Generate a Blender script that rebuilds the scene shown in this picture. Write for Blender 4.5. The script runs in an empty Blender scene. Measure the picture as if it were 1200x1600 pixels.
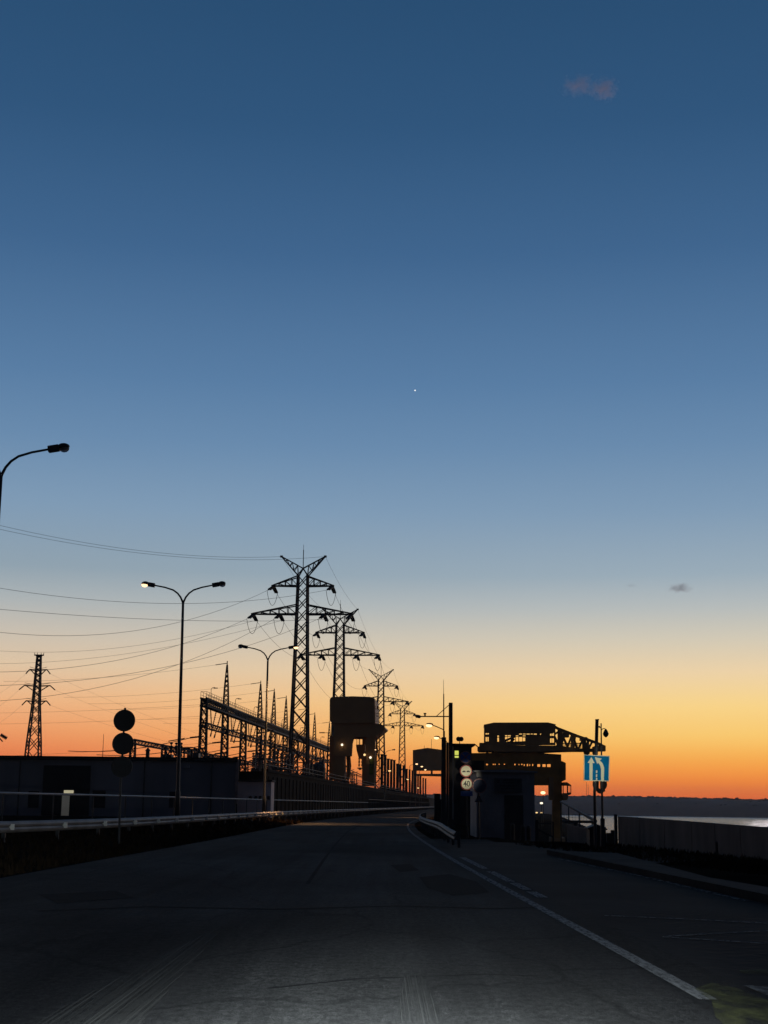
import bpy, math, random
from mathutils import Vector, Matrix
random.seed(7)
R = math.radians
scene = bpy.context.scene
COL = scene.collection

# ------------------------------------------------------------------ camera
F, CX, CY, EYE = 2200.0, 600.0, 800.0, 1.3
PITCH, ROLL = math.atan(457.0 / F), R(0.6)
cam_f = Vector((0, math.cos(PITCH), math.sin(PITCH)))
cam_u0 = Vector((0, -math.sin(PITCH), math.cos(PITCH)))
cam_r0 = Vector((1, 0, 0))
cam_r = cam_r0 * math.cos(ROLL) + cam_u0 * math.sin(ROLL)
cam_u = cam_u0 * math.cos(ROLL) - cam_r0 * math.sin(ROLL)
cd = bpy.data.cameras.new('camera')
cam = bpy.data.objects.new('camera', cd)
COL.objects.link(cam)
m = Matrix((cam_r, cam_u, -cam_f)).transposed().to_4x4()
m.translation = Vector((0, 0, EYE))
cam.matrix_world = m
cd.sensor_fit = 'VERTICAL'
cd.sensor_height = 24.0
cd.lens = 24.0 * F / 1600.0
cd.clip_start, cd.clip_end = 0.1, 20000
scene.camera = cam

def ray(px, py):
    return cam_f + cam_r * ((px - CX) / F) + cam_u * ((CY - py) / F)

def at(px, py, Y):
    """survey: the place seen along that sight line at ground distance Y"""
    d = ray(px, py)
    return Vector((0, 0, EYE)) + d * (Y / d.y)

def ground(px, py, z=0.0):
    d = ray(px, py)
    t = (z - EYE) / d.z
    return Vector((0, 0, EYE)) + d * t

AX = 142.0 / 2200.0                     # heading of the dam
U = Vector((AX, 1, 0)).normalized()     # along the dam
HEAD = -math.atan(AX)

def axp(L, Y, z=0.0):
    """a point L metres left of the dam axis"""
    return Vector((AX * Y - L, Y, z))

# ------------------------------------------------------------------ materials
MATS = {}
def nt(mat):
    mat.use_nodes = True
    return mat.node_tree.nodes, mat.node_tree.links

def mat(name, col, rough=0.7, metal=0.0, scale=1.5, amt=0.35, bump=0.15, spec=0.4, stretch=(1, 1, 1)):
    if name in MATS:
        return MATS[name]
    mt = bpy.data.materials.new(name)
    n, l = nt(mt)
    b = n['Principled BSDF']
    tc = n.new('ShaderNodeTexCoord'); mp = n.new('ShaderNodeMapping')
    mp.inputs['Scale'].default_value = stretch
    l.new(tc.outputs['Object'], mp.inputs['Vector'])
    nz = n.new('ShaderNodeTexNoise'); nz.inputs['Scale'].default_value = scale
    nz.inputs['Detail'].default_value = 6
    l.new(mp.outputs['Vector'], nz.inputs['Vector'])
    cr = n.new('ShaderNodeValToRGB')
    cr.color_ramp.elements[0].position = 0.3
    cr.color_ramp.elements[1].position = 0.72
    cr.color_ramp.elements[0].color = tuple(c * (1 - amt) for c in col) + (1,)
    cr.color_ramp.elements[1].color = tuple(min(1, c * (1 + amt)) for c in col) + (1,)
    l.new(nz.outputs['Fac'], cr.inputs['Fac'])
    l.new(cr.outputs['Color'], b.inputs['Base Color'])
    b.inputs['Roughness'].default_value = rough
    b.inputs['Metallic'].default_value = metal
    b.inputs['Specular IOR Level'].default_value = spec
    if bump:
        n2 = n.new('ShaderNodeTexNoise'); n2.inputs['Scale'].default_value = scale * 12
        l.new(mp.outputs['Vector'], n2.inputs['Vector'])
        bp = n.new('ShaderNodeBump'); bp.inputs['Strength'].default_value = bump
        bp.inputs['Distance'].default_value = 0.05
        l.new(n2.outputs['Fac'], bp.inputs['Height'])
        l.new(bp.outputs['Normal'], b.inputs['Normal'])
    MATS[name] = mt
    return mt

def emit(name, col, strength):
    mt = bpy.data.materials.new(name)
    n, l = nt(mt)
    b = n['Principled BSDF']
    b.inputs['Base Color'].default_value = (0.8, 0.8, 0.8, 1)
    b.inputs['Emission Color'].default_value = tuple(col) + (1,)
    b.inputs['Emission Strength'].default_value = strength
    MATS[name] = mt
    return mt

M_STEEL = mat('dark_galvanised_steel', (0.045, 0.048, 0.05), 0.6, 0.0, 2.0)
M_LAT = mat('weathered_lattice_steel', (0.04, 0.042, 0.045), 0.7, 0.0, 0.8)
M_LAMP = mat('lamp_post_paint', (0.03, 0.033, 0.036), 0.5)
M_GLASS = mat('unlit_lamp_bowl', (0.8, 0.72, 0.68), 0.35, 0, 3, .1, 0, .5)
M_GLASS.node_tree.nodes['Principled BSDF'].inputs['Transmission Weight'].default_value = .9
M_WIRE = mat('cable_aluminium', (0.12, 0.12, 0.13), 0.6, 0, 1, .1, 0)
M_INS = mat('insulator_porcelain', (0.03, 0.028, 0.03), 0.4, 0, 3, .2, 0)
M_CRANE = mat('dark_crane_paint', (0.55, 0.27, 0.10), 0.6, 0, 0.25, .1)
M_CRANEY = mat('ochre_crane_paint', (0.42, 0.215, 0.055), 0.55, 0, 0.5, .35)
M_CRANEH = mat('brown_crane_cladding', (0.42, 0.23, 0.095), 0.6, 0, 0.5, .3)
M_GREEN = mat('olive_door_paint', (0.20, 0.20, 0.02), 0.5)
M_CONC = mat('weathered_concrete', (0.20, 0.165, 0.14), 0.9, 0, 1.3, .22, .4, .1, (1.6, 1.6, .35))
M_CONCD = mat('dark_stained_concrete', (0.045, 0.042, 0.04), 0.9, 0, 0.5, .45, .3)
M_BLOCK = mat('blue_grey_cladding', (0.19, 0.185, 0.195), 0.7, 0, 0.3, .25, .1, .3, (1, 1, .3))
M_ANNEX = mat('twilight_pink_render', (0.75, 0.60, 0.56), 0.85, 0, 0.5, .2)  # twilight falling on the annex wall is put into this pale pink colour
M_ROOF = mat('bitumen_roof', (0.03, 0.03, 0.032), 0.9)
M_DARK = mat('dark_door_paint', (0.012, 0.012, 0.015), 0.6)
M_KIOSK = mat('grey_sheet_metal', (0.23, 0.22, 0.225), 0.7, 0, 0.7, .3)
M_TOWER = mat('dark_brick_render', (0.035, 0.033, 0.036), 0.85, 0, 0.8, .35)
M_PLATE = mat('faded_notice_plate', (0.06, 0.06, 0.07), 0.6)
M_LETTER = mat('dull_lettering', (0.03, 0.03, 0.036), 0.7)
M_RAILG = mat('galvanised_guardrail', (0.19, 0.18, 0.175), 0.6, 0.0, 1.2, .35, .1)
M_RAILW = mat('pale_pipe_rail', (0.26, 0.26, 0.27), 0.5, 0, 1, .25, .05)
M_REFL = mat('reflector_white', (0.9, 0.88, 0.8), 0.3, 0, 3, .05, 0)
M_BACK = mat('sign_back_grey', (0.014, 0.014, 0.015), 0.6)
M_WHITE = mat('sign_white_sheet', (0.86, 0.83, 0.60), 0.6, 0, 3, .06, 0, .03)
M_BLUE = mat('sign_blue_sheet', (0.002, 0.17, 0.40), 0.7, 0, 3, .12, 0, .03)
M_BLUED = mat('dull_blue_sheet', (0.02, 0.09, 0.34), 0.5, 0, 3, .1, 0)
M_FACE = mat('dull_dark_sign_face', (0.05, 0.06, 0.10), 0.7, 0, 3, .1, 0, .05)
M_RED = mat('sign_red_sheet', (0.42, 0.05, 0.035), 0.5, 0, 3, .1, 0)
M_REDD = mat('faded_red_ring', (0.26, 0.12, 0.11), 0.5, 0, 3, .1, 0)
M_BLACK = mat('sign_black', (0.01, 0.01, 0.01), 0.5, 0, 3, .1, 0)
M_PANE = mat('dark_window_glass', (0.01, 0.01, 0.012), 0.1, 0, 1, .1, 0, .6)
M_LIT = emit('sodium_lamp_lit', (1.0, 0.60, 0.29), 2.4)
M_LITW = emit('floodlight_lit', (1.0, 0.86, 0.62), 1.7)
M_LITS = emit('small_lamp_lit', (1.0, 0.64, 0.25), 1.4)
M_LITWIN = emit('lit_window', (0.62, 0.66, 0.10), 1.0)
M_LITDOOR = emit('dim_lit_doorway', (0.62, 0.55, 0.33), 0.045)
M_LITTRAN = emit('lit_fanlight', (1.0, 0.9, 0.55), 0.38)
M_PLANET = emit('planet_glow', (1.0, 0.98, 0.9), 1.3)

# ------------------------------------------------------------------ mesh builder
class MB:
    def __init__(s):
        s.v = []; s.f = []
    def add(s, vs, fs):
        o = len(s.v)
        s.v += [Vector(v) for v in vs]
        s.f += [tuple(i + o for i in f) for f in fs]
        return s
    def box(s, c, size, ax=None):
        c = Vector(c); hx, hy, hz = [d / 2 for d in size]
        X, Y, Z = ax if ax else (Vector((1, 0, 0)), Vector((0, 1, 0)), Vector((0, 0, 1)))
        vs = [c + X * (a * hx) + Y * (b * hy) + Z * (d * hz) for d in (-1, 1) for b in (-1, 1) for a in (-1, 1)]
        return s.add(vs, [(0, 2, 3, 1), (4, 5, 7, 6), (0, 1, 5, 4), (2, 6, 7, 3), (0, 4, 6, 2), (1, 3, 7, 5)])
    def bar(s, p, q, w, h=None):
        p = Vector(p); q = Vector(q); d = q - p
        L = d.length
        if L < 1e-6: return s
        d /= L
        ref = Vector((0, 0, 1)) if abs(d.z) < 0.9 else Vector((0, 1, 0))
        a = d.cross(ref).normalized(); b = a.cross(d).normalized()
        return s.box((p + q) / 2, (w, L, h or w), (a, d, b))
    def tube(s, pts, r, n=6, cap=True):
        pts = [Vector(p) for p in pts]
        rs = r if isinstance(r, (list, tuple)) else [r] * len(pts)
        rings = []
        prev = None
        for i, p in enumerate(pts):
            d = (pts[min(i + 1, len(pts) - 1)] - pts[max(i - 1, 0)]).normalized()
            if prev is None:
                ref = Vector((0, 0, 1)) if abs(d.z) < 0.9 else Vector((0, 1, 0))
                a = d.cross(ref).normalized()
            else:
                a = (prev - d * prev.dot(d)).normalized()
            prev = a
            b = a.cross(d).normalized()
            rings.append([p + a * (rs[i] * math.cos(2 * math.pi * k / n)) + b * (rs[i] * math.sin(2 * math.pi * k / n)) for k in range(n)])
        vs = [v for rg in rings for v in rg]
        fs = []
        for i in range(len(rings) - 1):
            for k in range(n):
                k2 = (k + 1) % n
                fs.append((i * n + k, i * n + k2, (i + 1) * n + k2, (i + 1) * n + k))
        if cap:
            fs.append(tuple(range(n))[::-1]); fs.append(tuple((len(rings) - 1) * n + k for k in range(n)))
        return s.add(vs, fs)
    def lathe(s, prof, c, axis=(0, 0, 1), n=16):
        """prof: list of (r, h) along axis"""
        axis = Vector(axis).normalized(); c = Vector(c)
        ref = Vector((0, 0, 1)) if abs(axis.z) < 0.9 else Vector((1, 0, 0))
        a = axis.cross(ref).normalized(); b = axis.cross(a).normalized()
        vs = []
        for r_, h in prof:
            for k in range(n):
                t = 2 * math.pi * k / n
                vs.append(c + axis * h + a * (r_ * math.cos(t)) + b * (r_ * math.sin(t)))
        fs = []
        for i in range(len(prof) - 1):
            for k in range(n):
                k2 = (k + 1) % n
                fs.append((i * n + k, i * n + k2, (i + 1) * n + k2, (i + 1) * n + k))
        fs.append(tuple(range(n))[::-1]); fs.append(tuple((len(prof) - 1) * n + k for k in range(n)))
        return s.add(vs, fs)
    def prism(s, pts, vec):
        """polygon (list of 3-D points) extruded along vec"""
        pts = [Vector(p) for p in pts]; n = len(pts); vec = Vector(vec)
        vs = pts + [p + vec for p in pts]
        fs = [tuple(range(n)), tuple(range(2 * n - 1, n - 1, -1))]
        for k in range(n):
            fs.append((k, (k + 1) % n, n + (k + 1) % n, n + k))
        return s.add(vs, fs)
    def sphere(s, c, r, n=10, sq=(1, 1, 1)):
        c = Vector(c); prof = [(math.sin(math.pi * i / n), -math.cos(math.pi * i / n)) for i in range(n + 1)]
        vs = []; 
        for a, h in prof:
            a = max(a, 0.01)
            for k in range(n):
                t = 2 * math.pi * k / n
                vs.append(c + Vector((r * a * math.cos(t) * sq[0], r * a * math.sin(t) * sq[1], r * h * sq[2])))
        fs = []
        for i in range(n):
            for k in range(n):
                k2 = (k + 1) % n
                fs.append((i * n + k, i * n + k2, (i + 1) * n + k2, (i + 1) * n + k))
        fs.append(tuple(range(n))[::-1]); fs.append(tuple(n * n + k for k in range(n)))
        return s.add(vs, fs)
    def build(s, name, m, parent=None, smooth=False, local=False, bevel=0):
        root = parent
        while root is not None and root.parent is not None:
            root = root.parent
        vs = s.v
        off = None
        if root is not None and not local:
            inv = root.matrix_basis.inverted()
            vs = [inv @ v for v in vs]
        elif root is None and not local:
            # origin at the base centre
            xs = [v.x for v in vs]; ys = [v.y for v in vs]; zs = [v.z for v in vs]
            off = Vector(((min(xs) + max(xs)) / 2, (min(ys) + max(ys)) / 2, min(zs)))
            vs = [v - off for v in vs]
        me = bpy.data.meshes.new(name)
        me.from_pydata([tuple(v) for v in vs], [], s.f)
        me.validate()
        import bmesh
        bm = bmesh.new(); bm.from_mesh(me)
        bmesh.ops.recalc_face_normals(bm, faces=bm.faces)
        bm.to_mesh(me); bm.free()
        if smooth:
            for p in me.polygons: p.use_smooth = True
        me.materials.append(m)
        o = bpy.data.objects.new(name, me)
        COL.objects.link(o)
        if off is not None: o.location = off
        if parent is not None: o.parent = parent
        if bevel:
            md = o.modifiers.new('edge', 'BEVEL'); md.width = bevel; md.segments = 2
        return o

def tag(o, label=None, cat=None, group=None, kind=None):
    if label: o['label'] = label
    if cat: o['category'] = cat
    if group: o['group'] = group
    if kind: o['kind'] = kind
    return o

def thing(name, label, cat, loc, rz=0.0, group=None):
    o = bpy.data.objects.new(name, None)
    COL.objects.link(o)
    o.empty_display_size = 0.3
    o.matrix_basis = Matrix.Translation(Vector(loc)) @ Matrix.Rotation(rz, 4, 'Z')
    return tag(o, label, cat, group)

def copy_tree(o, parent=None):
    c = o.copy(); COL.objects.link(c)
    if parent is not None: c.parent = parent
    for ch in list(o.children):
        copy_tree(ch, c)
    return c

def struct(mb, name, m, smooth=False):
    o = mb.build(name, m, smooth=smooth)
    o['kind'] = 'structure'
    return o

# ------------------------------------------------------------------ the sky
def lin(c):
    return tuple(((x / 255) / 12.92 if x / 255 <= 0.04045 else ((x / 255 + 0.055) / 1.055) ** 2.4) for x in c)

SUN_AZ = R(17)
world = bpy.data.worlds.new('World'); scene.world = world
world.use_nodes = True
wn, wl = world.node_tree.nodes, world.node_tree.links
bg = wn['Background']
tc = wn.new('ShaderNodeTexCoord')
sep = wn.new('ShaderNodeSeparateXYZ'); wl.new(tc.outputs['Generated'], sep.inputs[0])
def wmath(op, a, b=None):
    nd = wn.new('ShaderNodeMath'); nd.operation = op
    for i, x in enumerate((a, b)):
        if x is None: continue
        if isinstance(x, (int, float)): nd.inputs[i].default_value = x
        else: wl.new(x, nd.inputs[i])
    return nd.outputs[0]
elev = wmath('ARCSINE', sep.outputs['Z'])
fac = wmath('MULTIPLY', elev, 1.0 / R(90))
def y2el(y):
    return math.degrees(PITCH - math.atan((y - 800) / F))
def ramp(stops):
    nd = wn.new('ShaderNodeValToRGB')
    el = nd.color_ramp.elements
    while len(el) > 1: el.remove(el[-1])
    first = True
    for deg, c in sorted(stops, key=lambda q: q[0]):
        p = max(0, min(1, deg / 90))
        if first:
            el[0].position = p; e = el[0]; first = False
        else:
            e = el.new(p)
        e.color = lin(c) + (1,)
    nd.color_ramp.interpolation = 'LINEAR'
    wl.new(fac, nd.inputs['Fac'])
    return nd.outputs['Color']
top = [(90, (20, 36, 60)), (50, (27, 50, 80))]
mid = [(y2el(y), c) for y, c in ((0, (40, 77, 114)), (200, (47, 85, 124)), (400, (63, 101, 142)), (600, (88, 125, 164)),
       (700, (105, 139, 174)), (800, (127, 155, 182)), (900, (155, 173, 186)), (950, (183, 189, 189)))]
right = top + mid + [(y2el(y), c) for y, c in ((1000, (213, 204, 184)), (1050, (240, 213, 170)), (1100, (253, 216, 140)),
       (1150, (255, 204, 110)), (1180, (254, 178, 80)), (1210, (253, 148, 58)), (1240, (238, 110, 44)), (1258, (214, 88, 40)))]
left = top + mid[:6] + [(y2el(y), c) for y, c in ((900, (145, 163, 176)), (950, (173, 180, 182)), (1000, (203, 193, 178)), (1050, (225, 198, 166)), (1100, (240, 184, 136)),
       (1150, (242, 158, 102)), (1185, (236, 130, 78)), (1258, (190, 84, 58)))]
east = [(90, (22, 38, 62)), (50, (26, 40, 62)), (20, (34, 42, 58)), (8, (42, 46, 58)), (0, (32, 35, 44))]
cr_r, cr_l, cr_e = ramp(right), ramp(left), ramp(east)
az = wn.new('ShaderNodeMath'); az.operation = 'ARCTAN2'
wl.new(sep.outputs['X'], az.inputs[0]); wl.new(sep.outputs['Y'], az.inputs[1])
def mrange(v, a, b):
    nd = wn.new('ShaderNodeMapRange'); nd.interpolation_type = 'SMOOTHSTEP'
    wl.new(v, nd.inputs['Value'])
    nd.inputs['From Min'].default_value = a; nd.inputs['From Max'].default_value = b
    return nd.outputs['Result']
t_lr = mrange(az.outputs[0], R(-17), R(15))
def wmix(f, a, b):
    nd = wn.new('ShaderNodeMix'); nd.data_type = 'RGBA'
    wl.new(f, nd.inputs['Factor']); wl.new(a, nd.inputs['A']); wl.new(b, nd.inputs['B'])
    return nd.outputs['Result']
west = wmix(t_lr, cr_l, cr_r)
# angle from the sunset point: the far side of the sky is deep blue
dsun = wmath('ADD', wmath('MULTIPLY', sep.outputs['X'], math.sin(SUN_AZ)), wmath('MULTIPLY', sep.outputs['Y'], math.cos(SUN_AZ)))
t_e = mrange(dsun, -0.35, 0.75)
glow = wmix(t_e, cr_e, west)
sky = wn.new('ShaderNodeTexSky'); sky.sky_type = 'NISHITA'; sky.sun_disc = False
sky.sun_elevation = R(-2.5); sky.sun_rotation = SUN_AZ
skm = wn.new('ShaderNodeVectorMath'); skm.operation = 'SCALE'
skm.inputs['Scale'].default_value = 0.01
wl.new(sky.outputs['Color'], skm.inputs[0])
addn = wn.new('ShaderNodeVectorMath'); addn.operation = 'ADD'
bst = wmath('ADD', wmath('MULTIPLY', wmath('POWER', 2.718, wmath('MULTIPLY', wmath('MAXIMUM', elev, 0.0), -36.0)), .2), 1.0)
gsc = wn.new('ShaderNodeVectorMath'); gsc.operation = 'SCALE'; wl.new(glow, gsc.inputs[0]); wl.new(bst, gsc.inputs['Scale'])
wl.new(gsc.outputs[0], addn.inputs[0]); wl.new(skm.outputs[0], addn.inputs[1])
wl.new(addn.outputs[0], bg.inputs['Color'])
bg.inputs['Strength'].default_value = 1.0

sun = bpy.data.lights.new('sun', 'SUN'); sun.energy = 0.1; sun.angle = R(6); sun.color = (1, .9, .95)
so = bpy.data.objects.new('sun', sun); COL.objects.link(so)
so.rotation_euler = (R(90 - 1.0), 0, math.pi - SUN_AZ)

scene.view_settings.view_transform = 'Standard'
scene.view_settings.look = 'None'
scene.view_settings.exposure = 0
scene.view_settings.gamma = 1
scene.cycles.use_denoising = True
scene.cycles.max_bounces = 6

# headlights of the car the picture is taken from: dipped beams; the aimed spots are added
def headlight_or_added_spot(sx, target, cone, energy, tint=(0.88, 0.98, 1.0)):
    hl = bpy.data.lights.new('headlight_or_added_spot', 'SPOT'); hl.energy = energy; hl.color = tint
    hl.spot_size = R(cone); hl.spot_blend = 1.0; hl.shadow_soft_size = 0.06
    ho = bpy.data.objects.new('headlight_or_added_spot', hl); COL.objects.link(ho)
    ho.location = (sx, 1.7, 0.72)
    ho.rotation_euler = (Vector(target) - ho.location).to_track_quat('-Z', 'Y').to_euler()
for sx in (-0.62, 0.62):
    headlight_or_added_spot(sx, (sx + .05, 3.16, 0), 51, 170000)
headlight_or_added_spot(0.62, at(932, 1199, 45), 2.3, 34000, (1, .97, .8))  # added narrow spot, brightens the blue sign in place of retroreflection
headlight_or_added_spot(-0.62, (-12.5, 42, .2), 22, 4800)  # added spot, brightens the left guardrail and its reflectors
headlight_or_added_spot(0.62, at(728.5, 1213, 60), 1.35, 64000, (1, .93, .72))  # added narrow spot, brightens the round signs in place of retroreflection

# ------------------------------------------------------------------ terrain
def lerp(a, b, t): return a + (b - a) * t
def sm(a, b, x):
    t = max(0, min(1, (x - a) / (b - a))); return t * t * (3 - 2 * t)
def curve(pts, y):
    if y <= pts[0][0]: return pts[0][1] + (pts[1][1] - pts[0][1]) / (pts[1][0] - pts[0][0]) * (y - pts[0][0]) * 0.0
    for (y0, x0), (y1, x1) in zip(pts, pts[1:]):
        if y <= y1:
            t = (y - y0) / (y1 - y0); return lerp(x0, x1, t)
    return pts[-1][1]
def smooth_curve(pts):
    # resample with catmull-rom so that bends stay soft
    out = []
    n = len(pts)
    for i in range(n - 1):
        p0 = pts[max(i - 1, 0)]; p1 = pts[i]; p2 = pts[i + 1]; p3 = pts[min(i + 2, n - 1)]
        for k in range(8):
            t = k / 8
            y = lerp(p1[0], p2[0], t)
            m1 = (p2[1] - p0[1]) / max(1e-6, p2[0] - p0[0]) * (p2[0] - p1[0])
            m2 = (p3[1] - p1[1]) / max(1e-6, p3[0] - p1[0]) * (p2[0] - p1[0])
            h = (2 * t**3 - 3 * t**2 + 1) * p1[1] + (t**3 - 2 * t**2 + t) * m1 + (-2 * t**3 + 3 * t**2) * p2[1] + (t**3 - t**2) * m2
            out.append((y, h))
    out.append(pts[-1])
    return out
RIGHT_EDGE = smooth_curve([(-20, 2.35), (8, 2.3), (12, 2.24), (23, 2.0), (36, 1.75), (54, 1.55), (75, 1.5), (102, 2.0), (140, 4.0), (200, 7.9), (300, 14.3), (900, 53)])
LEFT_EDGE = smooth_curve([(-20, -6.6), (24, -6.4), (52, -5.9), (75, -5.7), (100, -5.3), (140, -3.8), (200, -.1), (300, 6.4), (900, 45)])
def xr(y): return curve(RIGHT_EDGE, y)
def xl(y): return curve(LEFT_EDGE, y)
WALL = [(10, 15.5), (20, 13.0), (37, 10.15), (50, 8.35), (58, 7.2)]
def gh(x, y):
    """ground height"""
    L = AX * y - x
    z = -0.04
    # the shoulder right of the road, then the quay, then the water side
    wx = curve(WALL, y) + 1.2
    drop_near = -19.5 * sm(0, 16, x - wx)
    quay = -3.6 * sm(1.2, 4.5, -L) - 16.0 * sm(0, 7.0, -L - max(15.0, .058 * y))
    t = sm(57, 70, y)
    z += lerp(drop_near, quay, t)
    # gentle verge humps on the left
    if x < xl(y) - 0.5 and x > -60:
        z += 0.22 * sm(0.5, 3.0, xl(y) - x) * (1 - sm(90, 140, y))
    return z
def geo(a, b, n, p=2.0):
    return [a + (b - a) * (i / n) ** p for i in range(n + 1)]
ys = [-60, -20] + geo(0, 200, 70, 1.5) + geo(210, 1200, 24, 1.6) + [1800, 2600]
xs = [-2600, -1400, -700, -300, -150] + [-100 + 5 * i for i in range(14)] + [-32 + 1.0 * i for i in range(90)] + [60, 70, 85, 110, 150]
g = MB()
vs = [(x, y, gh(x, y)) for y in ys for x in xs]
nx = len(xs)
g.add(vs, [(j * nx + i, j * nx + i + 1, (j + 1) * nx + i + 1, (j + 1) * nx + i) for j in range(len(ys) - 1) for i in range(nx - 1)])
M_SOIL = mat('dark_soil_and_dead_grass', (0.02, 0.014, 0.010), 0.95, 0, 0.35, .6, .6, 0)
struct(g, 'ground', M_SOIL, True)

# water
w = MB(); w.add([(-200, -300, -18.7), (6000, -300, -18.7), (6000, 5000, -18.7), (-200, 5000, -18.7)], [(0, 1, 2, 3)])
mw = bpy.data.materials.new('river_water'); n, l = nt(mw); b = n['Principled BSDF']
b.inputs['Base Color'].default_value = (0.008, 0.011, 0.014, 1); b.inputs['Roughness'].default_value = 0.22
b.inputs['Specular IOR Level'].default_value = 0.5
tcn = n.new('ShaderNodeTexCoord'); mp = n.new('ShaderNodeMapping'); mp.inputs['Scale'].default_value = (0.05, 0.25, 1)
l.new(tcn.outputs['Object'], mp.inputs[0])
nz = n.new('ShaderNodeTexNoise'); nz.inputs['Scale'].default_value = 1.0; nz.inputs['Detail'].default_value = 8
l.new(mp.outputs[0], nz.inputs['Vector'])
bp = n.new('ShaderNodeBump'); bp.inputs['Strength'].default_value = 1.0; bp.inputs['Distance'].default_value = 2.2
l.new(nz.outputs['Fac'], bp.inputs['Height']); l.new(bp.outputs['Normal'], b.inputs['Normal'])
struct(w, 'water', mw)

# far shore: hills and their wood
def shore_y(x):   # distance of the far waterline
    return 3560 - 0.62 * max(0, x - 300)
h = MB(); hv = []
hx = [-2600 + 25 * i for i in range(330)]
rows = [(-4, -20.5), (0, -17.5), (18, -6), (50, 6), (110, 15), (190, 22), (280, 26), (500, 18), (900, -30)]
rn = random.Random(3)
amp = [rn.uniform(-1, 1) for _ in range(len(hx))]
def ridge(i):
    x = hx[i]
    return 1.0 + 0.10 * math.sin(x / 310.0) + 0.06 * math.sin(x / 97.0 + 1) + 0.03 * amp[i]
for dy, z in rows:
    for i, x in enumerate(hx):
        sy = shore_y(x)
        hv.append((x, sy + dy, (z if z < 0 else z * ridge(i) * (0.86 if x > 900 else 1.0 - 0.14 * sm(300, 900, x)))))
nh = len(hx)
h.add(hv, [(j * nh + i, j * nh + i + 1, (j + 1) * nh + i + 1, (j + 1) * nh + i) for j in range(len(rows) - 1) for i in range(nh - 1)])
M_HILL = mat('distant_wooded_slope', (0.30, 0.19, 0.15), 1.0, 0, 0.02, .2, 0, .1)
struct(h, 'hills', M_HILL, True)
fw = MB()
for i in range(3600):
    x = random.uniform(-800, 3200)
    k = min(nh - 1, max(0, int((x + 2600) / 25)))
    f = (0.86 if x > 900 else 1.0 - 0.14 * sm(300, 900, x))
    if random.random() < .75: dy, z = random.uniform(230, 300), 24.5
    else: dy, z = random.uniform(60, 200), 10
    zz = z * ridge(k) * f
    if dy < 200: zz = lerp(7, 22, (dy - 60) / 140) * ridge(k) * f
    hgt = random.uniform(2.5, 5) * (1.5 if random.random() < .06 else 1); wd = random.uniform(3, 9)
    c = Vector((x, shore_y(x) + dy, zz - 1.5))
    fw.add([c + Vector((-wd, 0, 0)), c + Vector((wd, -1, 0)), c + Vector((0, wd * .7, 0)), c + Vector((random.uniform(-2, 2) - wd * .4, 1, hgt * .8)), c + Vector((random.uniform(-1, 1) + wd * .3, 1, hgt))],
           [(0, 1, 4, 3), (1, 2, 4), (2, 0, 3), (2, 3, 4)])
tag(fw.build('far_forest', mat('distant_trees', (0.16, 0.10, 0.08), 1.0, 0, .05, .3, 0, .05)), 'dark line of distant trees along the far shore ridge', 'forest', kind='stuff')

# ------------------------------------------------------------------ road
M_ROAD = bpy.data.materials.new('worn_asphalt'); n, l = nt(M_ROAD); b = n['Principled BSDF']
tcn = n.new('ShaderNodeTexCoord')
def noise(scale, stretch=(1, 1, 1), det=6, rough=.6):
    mp = n.new('ShaderNodeMapping'); mp.inputs['Scale'].default_value = stretch
    l.new(tcn.outputs['Object'], mp.inputs[0])
    nz = n.new('ShaderNodeTexNoise'); nz.inputs['Scale'].default_value = scale; nz.inputs['Detail'].default_value = det
    nz.inputs['Roughness'].default_value = rough
    l.new(mp.outputs[0], nz.inputs['Vector']); return nz.outputs['Fac']
def rampc(f, a, bcol, p0=.35, p1=.65):
    c = n.new('ShaderNodeValToRGB'); c.color_ramp.elements[0].position = p0; c.color_ramp.elements[1].position = p1
    c.color_ramp.elements[0].color = a + (1,); c.color_ramp.elements[1].color = bcol + (1,)
    l.new(f, c.inputs[0]); return c.outputs[0]
def mul(a, bb, f=1.0):
    x = n.new('ShaderNodeMix'); x.data_type = 'RGBA'; x.blend_type = 'MULTIPLY'; x.inputs['Factor'].default_value = f
    l.new(a, x.inputs['A']); l.new(bb, x.inputs['B']); return x.outputs['Result']
c1 = rampc(noise(.25, (1, .35, 1)), (.020, .020, .0205), (.036, .036, .0355))
c2 = rampc(noise(1.6, (1.6, .03, 1), 4), (.74, .74, .74), (1.1, 1.1, 1.1), .38, .62)
c3 = rampc(noise(9, (1, 1, 1), 3), (.8, .8, .8), (1.15, 1.15, 1.15))
c4 = rampc(noise(.7, (.25, 1.2, 1), 5, .7), (.55, .55, .55), (1, 1, 1), .30, .42)
c8 = rampc(noise(20, (1, .4, 1), 4, .75), (.6, .6, .6), (1.35, 1.35, 1.35), .36, .64)
c5 = rampc(noise(70, (1, 1, 1), 2, .8), (.45, .45, .45), (1.7, 1.7, 1.7), .3, .7)
mpv = n.new('ShaderNodeMapping'); mpv.inputs['Scale'].default_value = (1, .45, 1); l.new(tcn.outputs['Object'], mpv.inputs[0])
wob = n.new('ShaderNodeTexNoise'); wob.inputs['Scale'].default_value = 1.4; wob.inputs['Detail'].default_value = 5; l.new(mpv.outputs[0], wob.inputs['Vector'])
wadd = n.new('ShaderNodeVectorMath'); wadd.operation = 'MULTIPLY_ADD'; wadd.inputs[1].default_value = (.9, .9, 0)
l.new(wob.outputs['Color'], wadd.inputs[0]); l.new(mpv.outputs[0], wadd.inputs[2])
vor = n.new('ShaderNodeTexVoronoi'); vor.feature = 'DISTANCE_TO_EDGE'; vor.inputs['Scale'].default_value = .42; l.new(wadd.outputs[0], vor.inputs['Vector'])
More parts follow.
